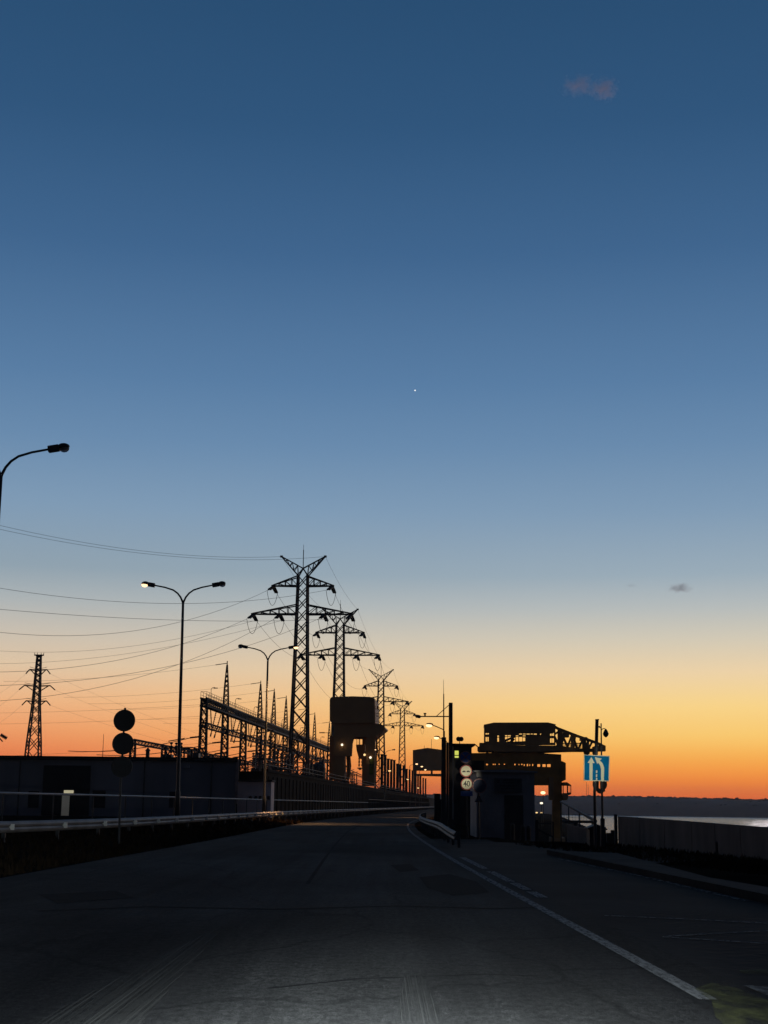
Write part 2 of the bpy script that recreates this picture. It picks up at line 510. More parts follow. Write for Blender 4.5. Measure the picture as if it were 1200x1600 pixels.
c6 = rampc(vor.outputs['Distance'], (.58, .58, .58), (1, 1, 1), .002, .016)
c7 = rampc(noise(.12, (1, .5, 1), 3), (.62, .62, .62), (1.25, 1.25, 1.25), .40, .60)
l.new(mul(mul(mul(mul(mul(mul(mul(c1, c2), c3), c4), c5), c6), c7), c8), b.inputs['Base Color'])
rr = rampc(noise(.5, (1, .3, 1)), (.8, .8, .8), (1, 1, 1)); l.new(rr, b.inputs['Roughness'])
b.inputs['Specular IOR Level'].default_value = 0.05
bp = n.new('ShaderNodeBump'); bp.inputs['Strength'].default_value = .35; bp.inputs['Distance'].default_value = .02
l.new(noise(45, (1, 1, 1), 2), bp.inputs['Height']); l.new(bp.outputs['Normal'], b.inputs['Normal'])

rd = MB(); ry = [-20, -8] + geo(0, 120, 60, 1.3) + [130 + 15 * i for i in range(50)]
rv = []
for y in ry:
    a, c = xl(y) - .1, xr(y) + .45
    for k in range(7): rv.append((lerp(a, c, k / 6), y, 0.0))
rd.add(rv, [(j * 7 + i, j * 7 + i + 1, (j + 1) * 7 + i + 1, (j + 1) * 7 + i) for j in range(len(ry) - 1) for i in range(6)])
struct(rd, 'road', M_ROAD)
# lay-by and forecourt on the right
kA, kB = ground(878, 1340), ground(1165, 1404)
kdir = (kA - kB).normalized()
kN = kB - kdir * 16
kF = kA + kdir * 2.5
M_APRON = mat('patched_asphalt', (0.024, 0.024, 0.025), 0.95, 0, .4, .4, .3, .05)
ap = MB()
aply = [-20, -8, 0, 5, 8, 11, 14, 18, 23, 28, 33, 38, 43, 48, 53, 57]
pv = []
for y in aply:
    a = xr(y) + .45
    t = (y - kB.y) / (kA.y - kB.y)
    c = lerp(kB.x, kA.x, t) if y < 36 else curve(WALL, y) - 0.3
    if y > 52: c = 4.2
    pv += [(a, y, -.004), (c, y, -.004)]
ap.add(pv, [(2 * j, 2 * j + 1, 2 * j + 3, 2 * j + 2) for j in range(len(aply) - 1)])
struct(ap, 'forecourt', M_APRON)
# raised pavement with a kerb
side = Vector((kdir.y, -kdir.x, 0))
M_PAVE = mat('grey_pavement', (0.036, 0.036, 0.038), 0.95, 0, .8, .3, .3, .05)
M_KERB = mat('kerb_stone', (0.03, 0.029, 0.029), 0.95, 0, 1.5, .3, .3, .05)
kb = MB()
q = [kN, kF]
kb.prism([kN + Vector((0, 0, -.05)), kF + Vector((0, 0, -.05)), kF + side * .15 + Vector((0, 0, -.05)), kN + side * .15 + Vector((0, 0, -.05))], (0, 0, .17))
struct(kb, 'kerb', M_KERB)
pvm = MB()
PB = [ground(*c, .105) + Vector((0, 0, -.155)) for c in ((965, 1333), (1109, 1371), (1200, 1386))]
pvm.prism([kN + side * .15 + Vector((0, 0, -.05)), kF + side * .15 + Vector((0, 0, -.05)), PB[0], PB[1], PB[2], kN + side * 1.5 + Vector((0, 0, -.05))], (0, 0, .155))
struct(pvm, 'pavement', M_PAVE)

# painted markings
def worn(name, col, cover=.5, stretch=(3, .6, 1), scale=3, soft=.12):
    mt = bpy.data.materials.new(name); nn, ll = nt(mt); bb = nn['Principled BSDF']
    bb.inputs['Base Color'].default_value = col + (1,); bb.inputs['Roughness'].default_value = .95; bb.inputs['Specular IOR Level'].default_value = .05
    t_ = nn.new('ShaderNodeTexCoord'); mp_ = nn.new('ShaderNodeMapping'); mp_.inputs['Scale'].default_value = stretch
    ll.new(t_.outputs['Object'], mp_.inputs[0])
    z_ = nn.new('ShaderNodeTexNoise'); z_.inputs['Scale'].default_value = scale; z_.inputs['Detail'].default_value = 7; z_.inputs['Roughness'].default_value = .65
    ll.new(mp_.outputs[0], z_.inputs['Vector'])
    r_ = nn.new('ShaderNodeMapRange'); r_.inputs['From Min'].default_value = .5 + (.5 - cover) * .5 - soft
    r_.inputs['From Max'].default_value = .5 + (.5 - cover) * .5 + soft
    ll.new(z_.outputs['Fac'], r_.inputs['Value']); ll.new(r_.outputs['Result'], bb.inputs['Alpha'])
    return mt
M_LINE = worn('worn_white_line', (.27, .27, .266), .62, (7, 1.6, 1), 3, .24)
M_STREAK2 = worn('faint_tyre_marks', (.045, .045, .044), .42, (30, .05, 1), 1.6, .10)
M_LINE2 = worn('faint_white_line', (.2, .2, .19), .55, (3, 1.2, 1))
M_PATCH = mat('tar_patch', (.010, .010, .011), .95, 0, 3, .3, .3, .05)
M_STREAK = worn('streaky_worn_paint', (.075, .075, .071), .42, (30, .05, 1), 1.6, .10)
M_YEL = worn('worn_yellow_paint', (.12, .125, .05), .42, (1.6, .8, 1), 2.6, .16)
def strip(pts, wd, name, m, z=.006):
    mb = MB(); pts = [Vector(p) for p in pts]; v_ = []
    for i, p in enumerate(pts):
        d = (pts[min(i + 1, len(pts) - 1)] - pts[max(i - 1, 0)]); d.z = 0; d.normalize()
        s_ = Vector((d.y, -d.x, 0)) * (wd / 2)
        for q_ in (p - s_, p + s_): v_.append((q_.x, q_.y, z))
    mb.add(v_, [(2 * i, 2 * i + 1, 2 * i + 3, 2 * i + 2) for i in range(len(pts) - 1)])
    o = mb.build(name, m); o['kind'] = 'structure'; return o
strip([(xr(y), y, 0) for y in geo(10.2, 150, 60, 1.3)], .13, 'edge_line', M_LINE)
for a, bb in (((722, 1340), (758, 1358)), ((766, 1362), (798, 1378)), ((802, 1380), (824, 1391)), ((830, 1394), (848, 1403))):
    p_, q_ = ground(*a), ground(*bb)
    strip([p_, (p_ + q_) / 2, q_], .16, 'lane_dash', M_LINE, .008)
def poly(px, name, m, z=.007):
    # surveyed outline on the road
    mb = MB(); pp = [ground(*c) for c in px]
    mb.add([(p.x, p.y, z) for p in pp], [tuple(range(len(pp)))])
    o = mb.build(name, m); o['kind'] = 'structure'; return o
poly([(1085, 1546), (1112, 1537), (1150, 1545), (1180, 1556), (1240, 1582), (1280, 1630), (1150, 1620), (1118, 1590), (1112, 1565)], 'hatch_marking', M_YEL)
poly([(1155, 1517), (1260, 1513), (1260, 1526), (1158, 1522)], 'hatch_marking', M_YEL)
poly([(1160, 1540), (1220, 1545), (1250, 1562), (1200, 1557)], 'hatch_marking', M_LINE2)
strip([ground(1036, 1464), ground(1120, 1459), ground(1215, 1454)], .07, 'arrow_marking', M_LINE2)
strip([ground(1036, 1464.5), ground(1120, 1470), ground(1215, 1476)], .07, 'arrow_marking', M_LINE2)
strip([ground(945, 1431), ground(1060, 1436), ground(1215, 1444)], .09, 'stop_line', M_LINE2)
strip([ground(873, 1342), ground(1010, 1371), ground(1165, 1408)], .10, 'kerb_line', M_LINE2)
poly([(655, 1371), (702, 1366), (745, 1378), (765, 1395), (708, 1400), (668, 1388)], 'tar_patch', M_PATCH, .004)
poly([(610, 1352), (640, 1350), (655, 1360), (625, 1363)], 'tar_patch', M_PATCH, .004)
poly([(60, 1398), (180, 1392), (210, 1403), (90, 1412)], 'tar_patch', M_PATCH, .004)
strip([ground(60, 1424), ground(230, 1417), ground(430, 1421), ground(620, 1416), ground(770, 1420), ground(850, 1418)], .14, 'tar_seam', M_PATCH, .0035)
strip([ground(420, 1545), ground(560, 1530), ground(760, 1523), ground(840, 1526)], .05, 'tar_seam', M_PATCH, .0035)
strip([(-1.2, 24, 0), (-1.35, 35, 0), (-1.5, 50, 0), (-1.6, 70, 0), (-1.3, 95, 0)], .07, 'tar_seam', M_PATCH, .0035)
mb = MB()
a0, a1, b0, b1 = ground(345, 1447), ground(350, 1449), ground(5, 1622), ground(200, 1622)
mb.add([(p.x, p.y, .006) for p in (b0, b1, a1, a0)], [(0, 1, 2, 3)]); struct(mb, 'centre_line', M_STREAK)
mb = MB()
a0, a1, b0, b1 = ground(632, 1525), ground(660, 1525), ground(612, 1625), ground(705, 1625)
mb.add([(p.x, p.y, .006) for p in (b0, b1, a1, a0)], [(0, 1, 2, 3)]); struct(mb, 'tyre_streaks', M_STREAK2)

# grass
def grass(name, n_, fx, label, hmax=.28):
    gm = MB(); rr_ = random.Random(hash(name) % 1000 if False else len(name) * 31)
    for _ in range(n_):
        x, y = fx(rr_)
        z = gh(x, y) - .02
        hh = rr_.uniform(.06, hmax); a_ = rr_.uniform(0, 6.28); wd = rr_.uniform(.01, .03) * (1 + y / 40)
        dx, dy = math.cos(a_) * wd, math.sin(a_) * wd
        lx, ly = rr_.uniform(-.1, .1), rr_.uniform(-.1, .1)
        gm.add([(x - dx, y - dy, z), (x + dx, y + dy, z), (x + lx, y + ly, z + hh)], [(0, 1, 2)])
    o = gm.build(name, mat('dead_grass_blades', (.022, .015, .009), 1, 0, .5, .5, 0, 0))
    return tag(o, label, 'grass', kind='stuff')
def fx1(r_):
    y = 14 + 90 * r_.random() ** 1.6
    return xl(y) - .35 - r_.random() ** 1.3 * 9, y
grass('verge_grass', 16000, fx1, 'short dry grass on the verge below the long guardrail')
def fx2(r_):
    y = 20 + 30 * r_.random()
    wx = curve(WALL, y)
    return wx - .1 - 3.6 * r_.random(), y
grass('bank_grass', 7000, fx2, 'dry brown grass in front of the low concrete parapet', .2)

# ------------------------------------------------------------------ lattice helpers
def lattice(mb, base, levels, leg, brace, X=Vector((1, 0, 0)), Y=Vector((0, 1, 0)), bays=None, ring=False):
    """levels: [(z, half)] ; four legs with X bracing"""
    base = Vector(base)
    zs = []
    if bays is None:
        z = levels[0][0]; zs = [z]
        while z < levels[-1][0] - 1e-6:
            hw = half_at(levels, z); z = min(levels[-1][0], z + max(2.2 * hw, .4))
            zs.append(z)
        if len(zs) > 2 and zs[-1] - zs[-2] < .5 * (zs[-2] - zs[-3]): zs.pop(-2)
    else:
        zs = [lerp(levels[0][0], levels[-1][0], i / bays) for i in range(bays + 1)]
    def cor(z, i):
        hw = half_at(levels, z); sx, sy = ((-1, -1), (1, -1), (1, 1), (-1, 1))[i]
        return base + X * (sx * hw) + Y * (sy * hw) + Vector((0, 0, z))
    for i in range(4):
        for (z0, _), (z1, _) in zip(levels, levels[1:]):
            mb.bar(cor(z0, i), cor(z1, i), leg)
    for z0, z1 in zip(zs, zs[1:]):
        for i in range(4):
            j = (i + 1) % 4
            mb.bar(cor(z0, i), cor(z1, j), brace); mb.bar(cor(z0, j), cor(z1, i), brace)
            if ring: mb.bar(cor(z1, i), cor(z1, j), brace)
    return mb
def half_at(levels, z):
    for (z0, a), (z1, b_) in zip(levels, levels[1:]):
        if z <= z1 + 1e-9:
            t = (z - z0) / (z1 - z0); return lerp(a, b_, t)
    return levels[-1][1]
def string_of_discs(mb, p, q, r, n_):
    p, q = Vector(p), Vector(q); d = (q - p)
    prof = []
    Ln = d.length
    for i in range(n_):
        h0 = Ln * i / n_
        prof += [(r * .35, h0), (r, h0 + Ln * .2 / n_), (r, h0 + Ln * .55 / n_), (r * .35, h0 + Ln * .8 / n_)]
    mb.lathe(prof, p, d, 7)

# ------------------------------------------------------------------ pylons of the line along the dam
PY_BASE = 4.3
LOW, UPP, SHO, INN, VTIP, MAST = 32.1, 37.5, 39.5, 40.9, 43.2, 44.5
LOWH, UPPH, VH = 9.5, 5.75, 4.2
ATT = [(-9.3, LOW), (-4.2, LOW), (4.2, LOW), (9.3, LOW), (-5.6, UPP), (5.6, UPP)]
def make_pylon(loc, label):
    t = thing('power_pylon', label, 'pylon', loc, HEAD, 'lattice pylons in a row along the dam')
    V3 = Vector
    lv = [(0, 1.75), (18, 1.32), (27, 1.12), (LOW, 1.02), (UPP, .92), (SHO, .9)]
    lattice(MB(), (0, 0, 0), lv, .36, .17).build('tower_body', M_LAT, t, local=True) if False else None
    b_ = MB(); lattice(b_, (0, 0, 0), lv, .38, .17)
    for i in range(24):
        z = 6 + i * .35
    b_.build('tower_body', M_LAT, t, local=True)
    for zb, half, dz, hw in ((LOW, LOWH, 1.75, 1.02), (UPP, UPPH, 1.85, .92)):
        for s in (-1, 1):
            a = MB()
            nb = 5 if half > 7 else 4
            for sy in (-1, 1):
                tip = V3((s * half, sy * .12, zb)); rb = V3((s * hw, sy * hw, zb)); rt = V3((s * hw, sy * hw, zb + dz))
                a.bar(rb, tip, .24); a.bar(rt, tip + V3((0, 0, .15)), .2)
                for k in range(1, nb + 1):
                    f0, f1 = (k - 1) / nb, k / nb
                    if k < nb: a.bar(rb.lerp(tip, f1), rt.lerp(tip, f1), .13)
                    a.bar(rb.lerp(tip, f0), rt.lerp(tip, f1), .12)
            for k in range(nb):
                a.bar(V3((s * lerp(hw, half, k / nb), -hw * (1 - k / nb), zb)), V3((s * lerp(hw, half, (k + 1) / nb), hw * (1 - (k + 1) / nb), zb)), .12)
            a.box((s * half, 0, zb + .05), (.5, .5, .3))
            a.build('cross_arm', M_LAT, t, local=True)
    v_ = MB()
    for s in (-1, 1):
        for sy in (-1, 1):
            tip = V3((s * VH, sy * .1, VTIP)); inn = V3((0, sy * .15, INN)); out = V3((s * .9, sy * .9, SHO))
            v_.bar(inn, tip, .2); v_.bar(out, tip, .2); v_.bar(inn, V3((-s * .9, sy * .9, SHO)), .18); v_.bar(inn, out, .16)
            for k in range(1, 4):
                f = k / 4; v_.bar(out.lerp(tip, f), inn.lerp(tip, f), .11); v_.bar(out.lerp(tip, f - .25), inn.lerp(tip, f), .1)
        v_.box((s * VH, 0, VTIP), (.5, .5, .35))
    v_.bar((0, 0, INN - .3), (0, 0, MAST), .14); v_.bar((0, 0, MAST), (0, 0, MAST + 1), .06)
    v_.build('earth_wire_peak', M_LAT, t, local=True)
    for x, z in ATT:
        for sy in (-1, 1):
            for dx in (-.22, .22):
                i_ = MB(); string_of_discs(i_, (x + dx, sy * .2, z - .2), (x + dx * .8 - (.5 if sy < 0 else -.3), sy * 2.1, z - 1.0), .2, 8)
                if dx > 0: i_.bar((x - .5 if sy < 0 else x + .3, sy * 2.1, z - 1.05), (x, sy * 2.15, z - .95), .1)
                i_.build('insulator_string', M_INS, t, local=True)
        j_ = MB(); pts = []
        for k in range(13):
            f = k / 12
            pts.append((x + lerp(-.9, .5, f), lerp(-2.1, 2.1, f), z - 1.1 - 2.6 * (1 - (2 * f - 1) ** 2) ** .8))
        j_.tube(pts, .045, 5); j_.build('jumper_loop', M_WIRE, t, local=True)
    return t
PYLON_Y = [265.0, 339.0, 494.0, 647.0]
PYLON_L = [32.4, 32.2, 32.3, 32.4]
pyl_labels = ['tallest lattice pylon with wide crossarms, nearest of the row and clear of the cranes',
              'lattice pylon rising behind the rounded dark gantry crane house',
              'lattice pylon just beyond the rounded gantry crane, its foot among the tall posts',
              'smallest lattice pylon at the far end of the row along the dam']
py0 = make_pylon(axp(PYLON_L[0], PYLON_Y[0], PY_BASE), pyl_labels[0])
pyl = [py0]
for L_, Y_, lb in list(zip(PYLON_L, PYLON_Y, pyl_labels))[1:]:
    c = copy_tree(py0); c.matrix_basis = Matrix.Translation(axp(L_, Y_, PY_BASE)) @ Matrix.Rotation(HEAD, 4, 'Z'); c['label'] = lb
    pyl.append(c)
def pw(i, x, y, z):
    return pyl[i].matrix_basis @ Vector((x, y, z))

def wire(pts, label, group, r=.03, name='power_line'):
    o = MB().tube(pts, r, 5).build(name, M_WIRE); return tag(o, label, 'cable', group)
def sag(p, q, s, n_=18):
    return [p.lerp(q, i / n_) - Vector((0, 0, 4 * s * (i / n_) * (1 - i / n_))) for i in range(n_ + 1)]
span_lab = ['thin cable sagging from the nearest tall pylon to the next one', 'thin cable sagging between the pylon behind the gantry crane and the one beyond it', 'thin cable between the two farthest pylons of the row']
for i in range(3):
    s_ = (1.2, 4.0, 4.0)[i]
    for x, z in ATT:
        wire(sag(pw(i, x + .3, 2.1, z - 1.0), pw(i + 1, x - .5, -2.1, z - 1.0), s_), span_lab[i], 'cables from pylon to pylon along the dam', .03)
    for s in (-1, 1):
        wire(sag(pw(i, s * VH, 0, VTIP), pw(i + 1, s * VH, 0, VTIP), s_ * .8), 'uppermost thin wire ' + ('from the nearest tall pylon to the next', 'between the pylon behind the crane and the one beyond', 'between the two farthest pylons')[i], 'earth wires along the dam', .022)

def wire_fit(A, p0, pm, YB, xb, label, group, r=.03):
    """parabola in a vertical plane through A and two surveyed sight lines"""
    B = at(xb, 900, YB)
    def tz(px, py):
        # find t on plan line where azimuth matches
        d = ray(px, py)
        ax, ay = A.x, A.y; bx, by = B.x - A.x, B.y - A.y
        k = d.x / d.y
        t = (k * ay - ax) / (bx - k * by)
        Y = ay + by * t
        return t, at(px, py, Y).z - A.z
    t0, z0 = tz(*p0); t1, z1 = tz(*pm)
    # z = b t + c t^2
    det = t0 * t1 * t1 - t1 * t0 * t0
    b_ = (z0 * t1 * t1 - z1 * t0 * t0) / det; c_ = (t0 * z1 - t1 * z0) / det
    pts = []
    for i in range(31):
        t = i / 30; pts.append(Vector((lerp(A.x, B.x, t), lerp(A.y, B.y, t), A.z + b_ * t + c_ * t * t)))
    wire(pts, label, group, r)
GL = 'cables running from the nearest pylon out of the picture'
YB, XB = 175, -350
wire_fit(pw(0, -VH, 0, VTIP), (0, 821), (200, 858), YB, XB, 'topmost cable, running from the top peak of the nearest pylon', GL, .026)
wire_fit(pw(0, VH, 0, VTIP), (0, 827), (200, 862), YB, XB, 'earth wire close under the topmost one, from the far peak of the nearest pylon', GL, .026)
wire_fit(pw(0, 5.2, -2.1, UPP - 1), (0, 919), (200, 941), YB, XB, 'second cable down, almost level, reaching the far upper crossarm of the nearest pylon', GL)
wire_fit(pw(0, 8.9, -2.1, LOW - 1), (0, 952), (200, 966), YB, XB, 'nearly level cable to the far tip of the lower crossarm', GL)
wire_fit(pw(0, -6.1, -2.1, UPP - 1), (0, 988), (200, 987), YB, XB, 'cable dipping level then rising to the near upper crossarm', GL)
wire_fit(pw(0, -9.8, -2.1, LOW - 1), (0, 1050), (187, 1031), YB, XB, 'cable rising to the near tip of the lower crossarm', GL)
wire_fit(pw(0, -4.7, -2.1, LOW - 1), (0, 1095), (200, 1063), YB, XB, 'lowest cable rising steeply to the inner lower crossarm', GL)
wire_fit(pw(0, 3.7, -2.1, LOW - 1), (0, 1071), (200, 1053), YB, XB, 'cable crossing the lowest one and passing behind the tower body', GL)
wire_fit(pw(0, -9.6, 2.1, LOW - 1), (0, 1017), (187, 1012), 330, XB, 'faint cable above the others, level at its outer end', GL, .025)
wire_fit(pw(0, -4.5, 2.1, LOW - 1), (0, 1037), (187, 1023), 330, XB, 'faint cable just below the level one', GL, .025)

# ------------------------------------------------------------------ far pylons on the left
def far_pylon(px, Y, label, ztop_px, base_px, arms, half_top, half_bot, cap):
    s = Y / F
    base = at(px, base_px, Y); base.z = -.1
    zt = at(px, ztop_px, Y).z
    t = thing('power_pylon', label, 'pylon', base, 0, 'slender distant pylons beyond the long low building')
    b_ = MB()
    zm = at(px, 1100, Y).z
    lattice(b_, (0, 0, 0), [(0, half_bot), (zm * .62, half_bot * .66), (zm, half_bot * .38), (zt, half_top)], .36, .2)
    b_.build('tower_body', M_LAT, t, local=True)
    for hw, ypx in arms:
        z = at(px, ypx, Y).z
        a = MB()
        for sg in (-1, 1):
            x0, x1 = sg * half_top, sg * hw * s
            a.bar((x0, 0, z + .3), (x1 * .72, 0, z + .45), .35); a.bar((x0, 0, z - 1.4), (x1 * .6, 0, z + .3), .25)
            a.bar((x1 * .72, 0, z + .45), (x1, 0, z - .8), .28)
            a.bar((x0, -.6, z + .6), (x1 * .7, 0, z + 1.2), .1)
        a.build('cross_arm', M_LAT, t, local=True)
    if cap:
        c = MB(); c.bar((-7.5 * s, 0, zt), (7.5 * s, 0, zt), .35); c.bar((-5 * s, 0, zt), (0, 0, zt - 1.5), .25); c.bar((5 * s, 0, zt), (0, 0, zt - 1.5), .25)
        for k in (-7, -3, 3, 7): c.bar((k * s, 0, zt), (k * s, 0, zt + .7), .14)
        c.build('top_platform', M_LAT, t, local=True)
    return t, s
tp, s_ = far_pylon(51.5, 411, 'slender pylon with three pairs of drooping arms above the low building', 1023, 1185, ((19, 1048), (28, 1073), (22, 1097)), .5, 2.6, True)
tp2, _ = far_pylon(-24, 380, 'pylon cut off by the edge, with an insulator reaching into view', 1090, 1185, ((26, 1153),), .8, 3.6, False)
i_ = MB(); string_of_discs(i_, at(1, 1148, 380), at(11, 1154, 380), .5, 6); i_.build('insulator_string', M_INS, tp2)
for k, (sg, ypx, hw) in enumerate(((1, 1048, 19), (-1, 1048, 19), (1, 1073, 28), (-1, 1073, 28), (1, 1097, 22), (-1, 1097, 22))):
    A = tp.matrix_basis.translation + Vector((sg * hw * s_, 0, at(60, ypx, 411).z - .8))
    if sg > 0:
        B = at(420, 1178 + k * 3, 520)
    else:
        B = at(-80, ypx + 62, 330)
    wire(sag(A, B, 2.0), 'faint cable sloping away from the slender distant pylon', 'faint cables of the distant pylon', .02)
for y0, ym, y1 in ((1115, 1112, 1100), (1132, 1127, 1118), (1184, 1180, 1160)):
    wire([at(lerp(-60, 330, i / 14), lerp(y0, y1, i / 14) + 3 * math.sin(i / 14 * 3.14), lerp(300, 255, i / 14)) for i in range(15)], 'faint cable crossing low in front of the sunset to the portal', 'faint low cables to the switchyard portal', .018)
m_ = MB(); p = at(160.5, 1185, 220); p.z = 0; q = at(162, 1147, 220); m_.tube([p, (p + q) / 2, q], [.1, .07, .03]); 
tag(m_.build('antenna_mast', M_LAT), 'thin whip mast rising behind the low building', 'mast')

# ------------------------------------------------------------------ long building on the left
BY = 130.0
zt = at(200, 1185.7, BY).z
p0 = at(-160, 1186, BY); p1 = at(371, 1188, BY)
bd = thing('service_building', 'long low windowless blue grey building with a lit doorway behind the railing', 'building', ((p0.x + p1.x) / 2, BY, 0))
plan = [(p0.x, BY), (p1.x, BY), (p1.x * 148 / 130 - .1, BY + 18), (p0.x, BY + 18)]
wl_ = MB(); wl_.prism([(x, y, -.2) for x, y in plan], (0, 0, zt + .2)); wl_.build('wall', M_BLOCK, bd)
plan = [(p0.x, BY - .12), (p1.x + .06, BY - .12), (p1.x * 148 / 130 - .04, BY + 18.1), (p0.x, BY + 18.1)]
rf = MB(); rf.prism([(x, y, zt + .004) for x, y in plan], (0, 0, .18)); rf.build('roof', M_ROOF, bd)
d_ = MB(); a_, c_ = at(69, 1196, BY), at(139, 1262, BY)
d_.box(((a_.x + c_.x) / 2, BY - .06, a_.z / 2 + .02), (c_.x - a_.x, .1, a_.z)); gate = d_.build('entrance_gate', M_DARK, bd)
for k in range(5):
    pass
gs = MB()
for k in range(9): gs.box(((a_.x + c_.x) / 2, BY - .13, .45 * k + .3), (c_.x - a_.x, .03, .06))
gs.build('gate_slats', mat('gate_slat_paint', (.014, .014, .018), .6), gate)
a_, c_ = at(97.5, 1238, BY), at(115, 1244, BY)
dr = MB(); dr.box((lerp(a_.x, c_.x, .36), BY - .15, 1.0), ((c_.x - a_.x) * .66, .06, 1.95)); dr.build('door', M_LITDOOR, bd)
fl = MB(); fl.box(((a_.x + c_.x) / 2 + .1, BY - .17, 2.14), (c_.x - a_.x - .15, .07, .26)); fl.build('fanlight', M_LITTRAN, bd)
fr = MB()
for xx in (a_.x - .05, c_.x + .05): fr.box((xx, BY - .15, 1.12), (.08, .1, 2.3))
fr.box(((a_.x + c_.x) / 2, BY - .15, 2.34), (c_.x - a_.x + .2, .1, .08)); fr.build('door_frame', M_DARK, bd)
for x0, x1, y0, y1 in ((45, 60, 1236, 1262), (145, 164, 1235, 1262), (265, 280, 1237, 1262), (-40, -20, 1236, 1262)):
    a_, c_ = at(x0, y0, BY), at(x1, y1, BY)
    w_ = MB(); w_.box(((a_.x + c_.x) / 2, BY - .04, (a_.z + c_.z) / 2), (c_.x - a_.x, .08, a_.z - c_.z)); w_.build('shutter', M_DARK, bd)
tr = MB(); a_ = at(370, 1189, BY); tr.box((a_.x + .06, BY - .05, zt * .62), (.26, .1, zt * .76)); tr.build('corner_trim', mat('pale_trim', (.3, .22, .2), .7), bd)
for px in (30, 225, 330):
    q = at(px, 1230, BY); dp = MB(); dp.tube([(q.x, BY - .1, 0), (q.x, BY - .1, zt - .05)], .06, 6); dp.build('drainpipe', M_STEEL, bd)
ft = MB(); ft.box(((p0.x + p1.x) / 2, BY - .14, zt - .1), (p1.x - p0.x, .16, .14)); ft.build('gutter', M_ROOF, bd)
v_ = MB(); q = at(292, 1198, BY); v_.box((q.x, BY - .1, q.z), (.5, .2, .25)); v_.build('wall_lamp', M_RAILW, bd)

AY = 134.0
a_, c_ = at(372, 1221, AY), at(424, 1221, AY)
an = thing('annex_building', 'low twilight tinted flat roofed annex tucked beside the long blue grey building', 'building', ((a_.x + c_.x) / 2, AY, 0))
w_ = MB(); w_.box(((a_.x + c_.x) / 2, AY + 1.9, a_.z / 2 - .1), (c_.x - a_.x, 3.8, a_.z + .2)); w_.build('wall', M_ANNEX, an)
r_ = MB(); r_.box(((a_.x + c_.x) / 2 + .05, AY + 1.85, a_.z + .1), (c_.x - a_.x + .1, 4.1, .18)); r_.build('roof', M_ROOF, an)
for x in (391, 399.5, 406.5, 419.5):
    q = at(x, 1246.5, AY); w_ = MB(); w_.box((q.x, AY - .03, q.z), (.28, .06, .34)); w_.build('window', M_PANE, an)

# things beyond its roof
t = thing('lattice_frame', 'zigzag steel frame with tanks peeping over the low building roof', 'switchgear', at(285, 1230, 190))
f_ = MB(); YY = 190
for a, bb in (((257, 1169), (262, 1180)), ((262, 1180), (268, 1169)), ((268, 1169), (274, 1181)), ((274, 1181), (279, 1170)), ((279, 1170), (284, 1180)), ((256, 1169), (300, 1168)), ((283, 1168), (310, 1173)), ((300, 1168), (312, 1171))):
    f_.bar(at(*a, YY), at(*bb, YY), .17)
for x in (258, 288, 300): f_.bar(at(x, 1170, YY), Vector((at(x, 1170, YY).x, YY, 0)), .2)
f_.build('frame', M_LAT, t)
f_ = MB()
for x0, x1, y0 in ((255, 270, 1179), (300, 312, 1177), (295, 299, 1180)):
    a_, c_ = at(x0, y0, YY + 3), at(x1, y0, YY + 3); f_.box(((a_.x + c_.x) / 2, YY + 3, a_.z / 2), (c_.x - a_.x, 2, a_.z))
f_.build('tank', M_STEEL, t)
q = at(245, 1187, 150); v_ = MB(); v_.box((q.x, 150 - 6, q.z + .1), (.35, .35, 1.2)); v_.lathe([(.3, 0), (.04, .35)], (q.x, 144, q.z + .68)); 
tag(v_.build('roof_vent', M_STEEL), 'small capped vent pipe on the low building roof', 'vent')

# ------------------------------------------------------------------ terrace with the switchyard
WL, WY0, WY1, WZ = 20.0, 138.5, 900.0, 4.3
tr_ = MB()
tr_.prism([axp(WL + .35, WY0 + .3, -.1), axp(WL + .35, WY1, -.1), axp(300, WY1, -.1), axp(300, WY0 + .3, -.1)], (0, 0, WZ))
struct(tr_, 'terrace', mat('yard_gravel', (.035, .032, .03), .95, 0, .3, .4, .4))
rw = thing('retaining_wall', 'long dark ribbed retaining wall that carries the switchyard beside the road', 'wall', axp(WL, WY0, 0))
w_ = MB(); w_.prism([axp(WL, WY0, -.1), axp(WL, WY1, -.1), axp(WL + .34, WY1, -.1), axp(WL + .34, WY0, -.1)], (0, 0, WZ + .05))
y = WY0 + 1
while y < 640:
    w_.box(axp(WL - .03, y, WZ / 2 - .2), (.1, .25, WZ - .5)); y += 3.2
M_WALLD = mat('near_black_concrete', (0.016, 0.014, 0.013), 0.95, 0, .5, .4, .2, .05)  # near-black tone over the whole wall, mottled at random
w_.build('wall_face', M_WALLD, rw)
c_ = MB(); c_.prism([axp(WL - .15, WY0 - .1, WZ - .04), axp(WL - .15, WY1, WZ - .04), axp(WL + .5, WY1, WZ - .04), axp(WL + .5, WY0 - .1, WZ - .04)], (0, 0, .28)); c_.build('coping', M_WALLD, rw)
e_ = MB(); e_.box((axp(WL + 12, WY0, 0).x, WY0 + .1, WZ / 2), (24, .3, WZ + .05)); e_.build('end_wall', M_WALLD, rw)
rl = thing('terrace_railing', 'thin railing with close uprights along the top of the ribbed wall', 'railing', axp(WL + .2, WY0, WZ + .2))
r_ = MB()
for dz in (.5, .95): r_.bar(axp(WL + .2, WY0, WZ + .2 + dz), axp(WL + .2, 420, WZ + .2 + dz), .06)
y = WY0
while y < 420: r_.bar(axp(WL + .2, y, WZ + .2), axp(WL + .2, y, WZ + 1.2), .06); y += 2.4
r_.build('rails', M_LAT, rl)

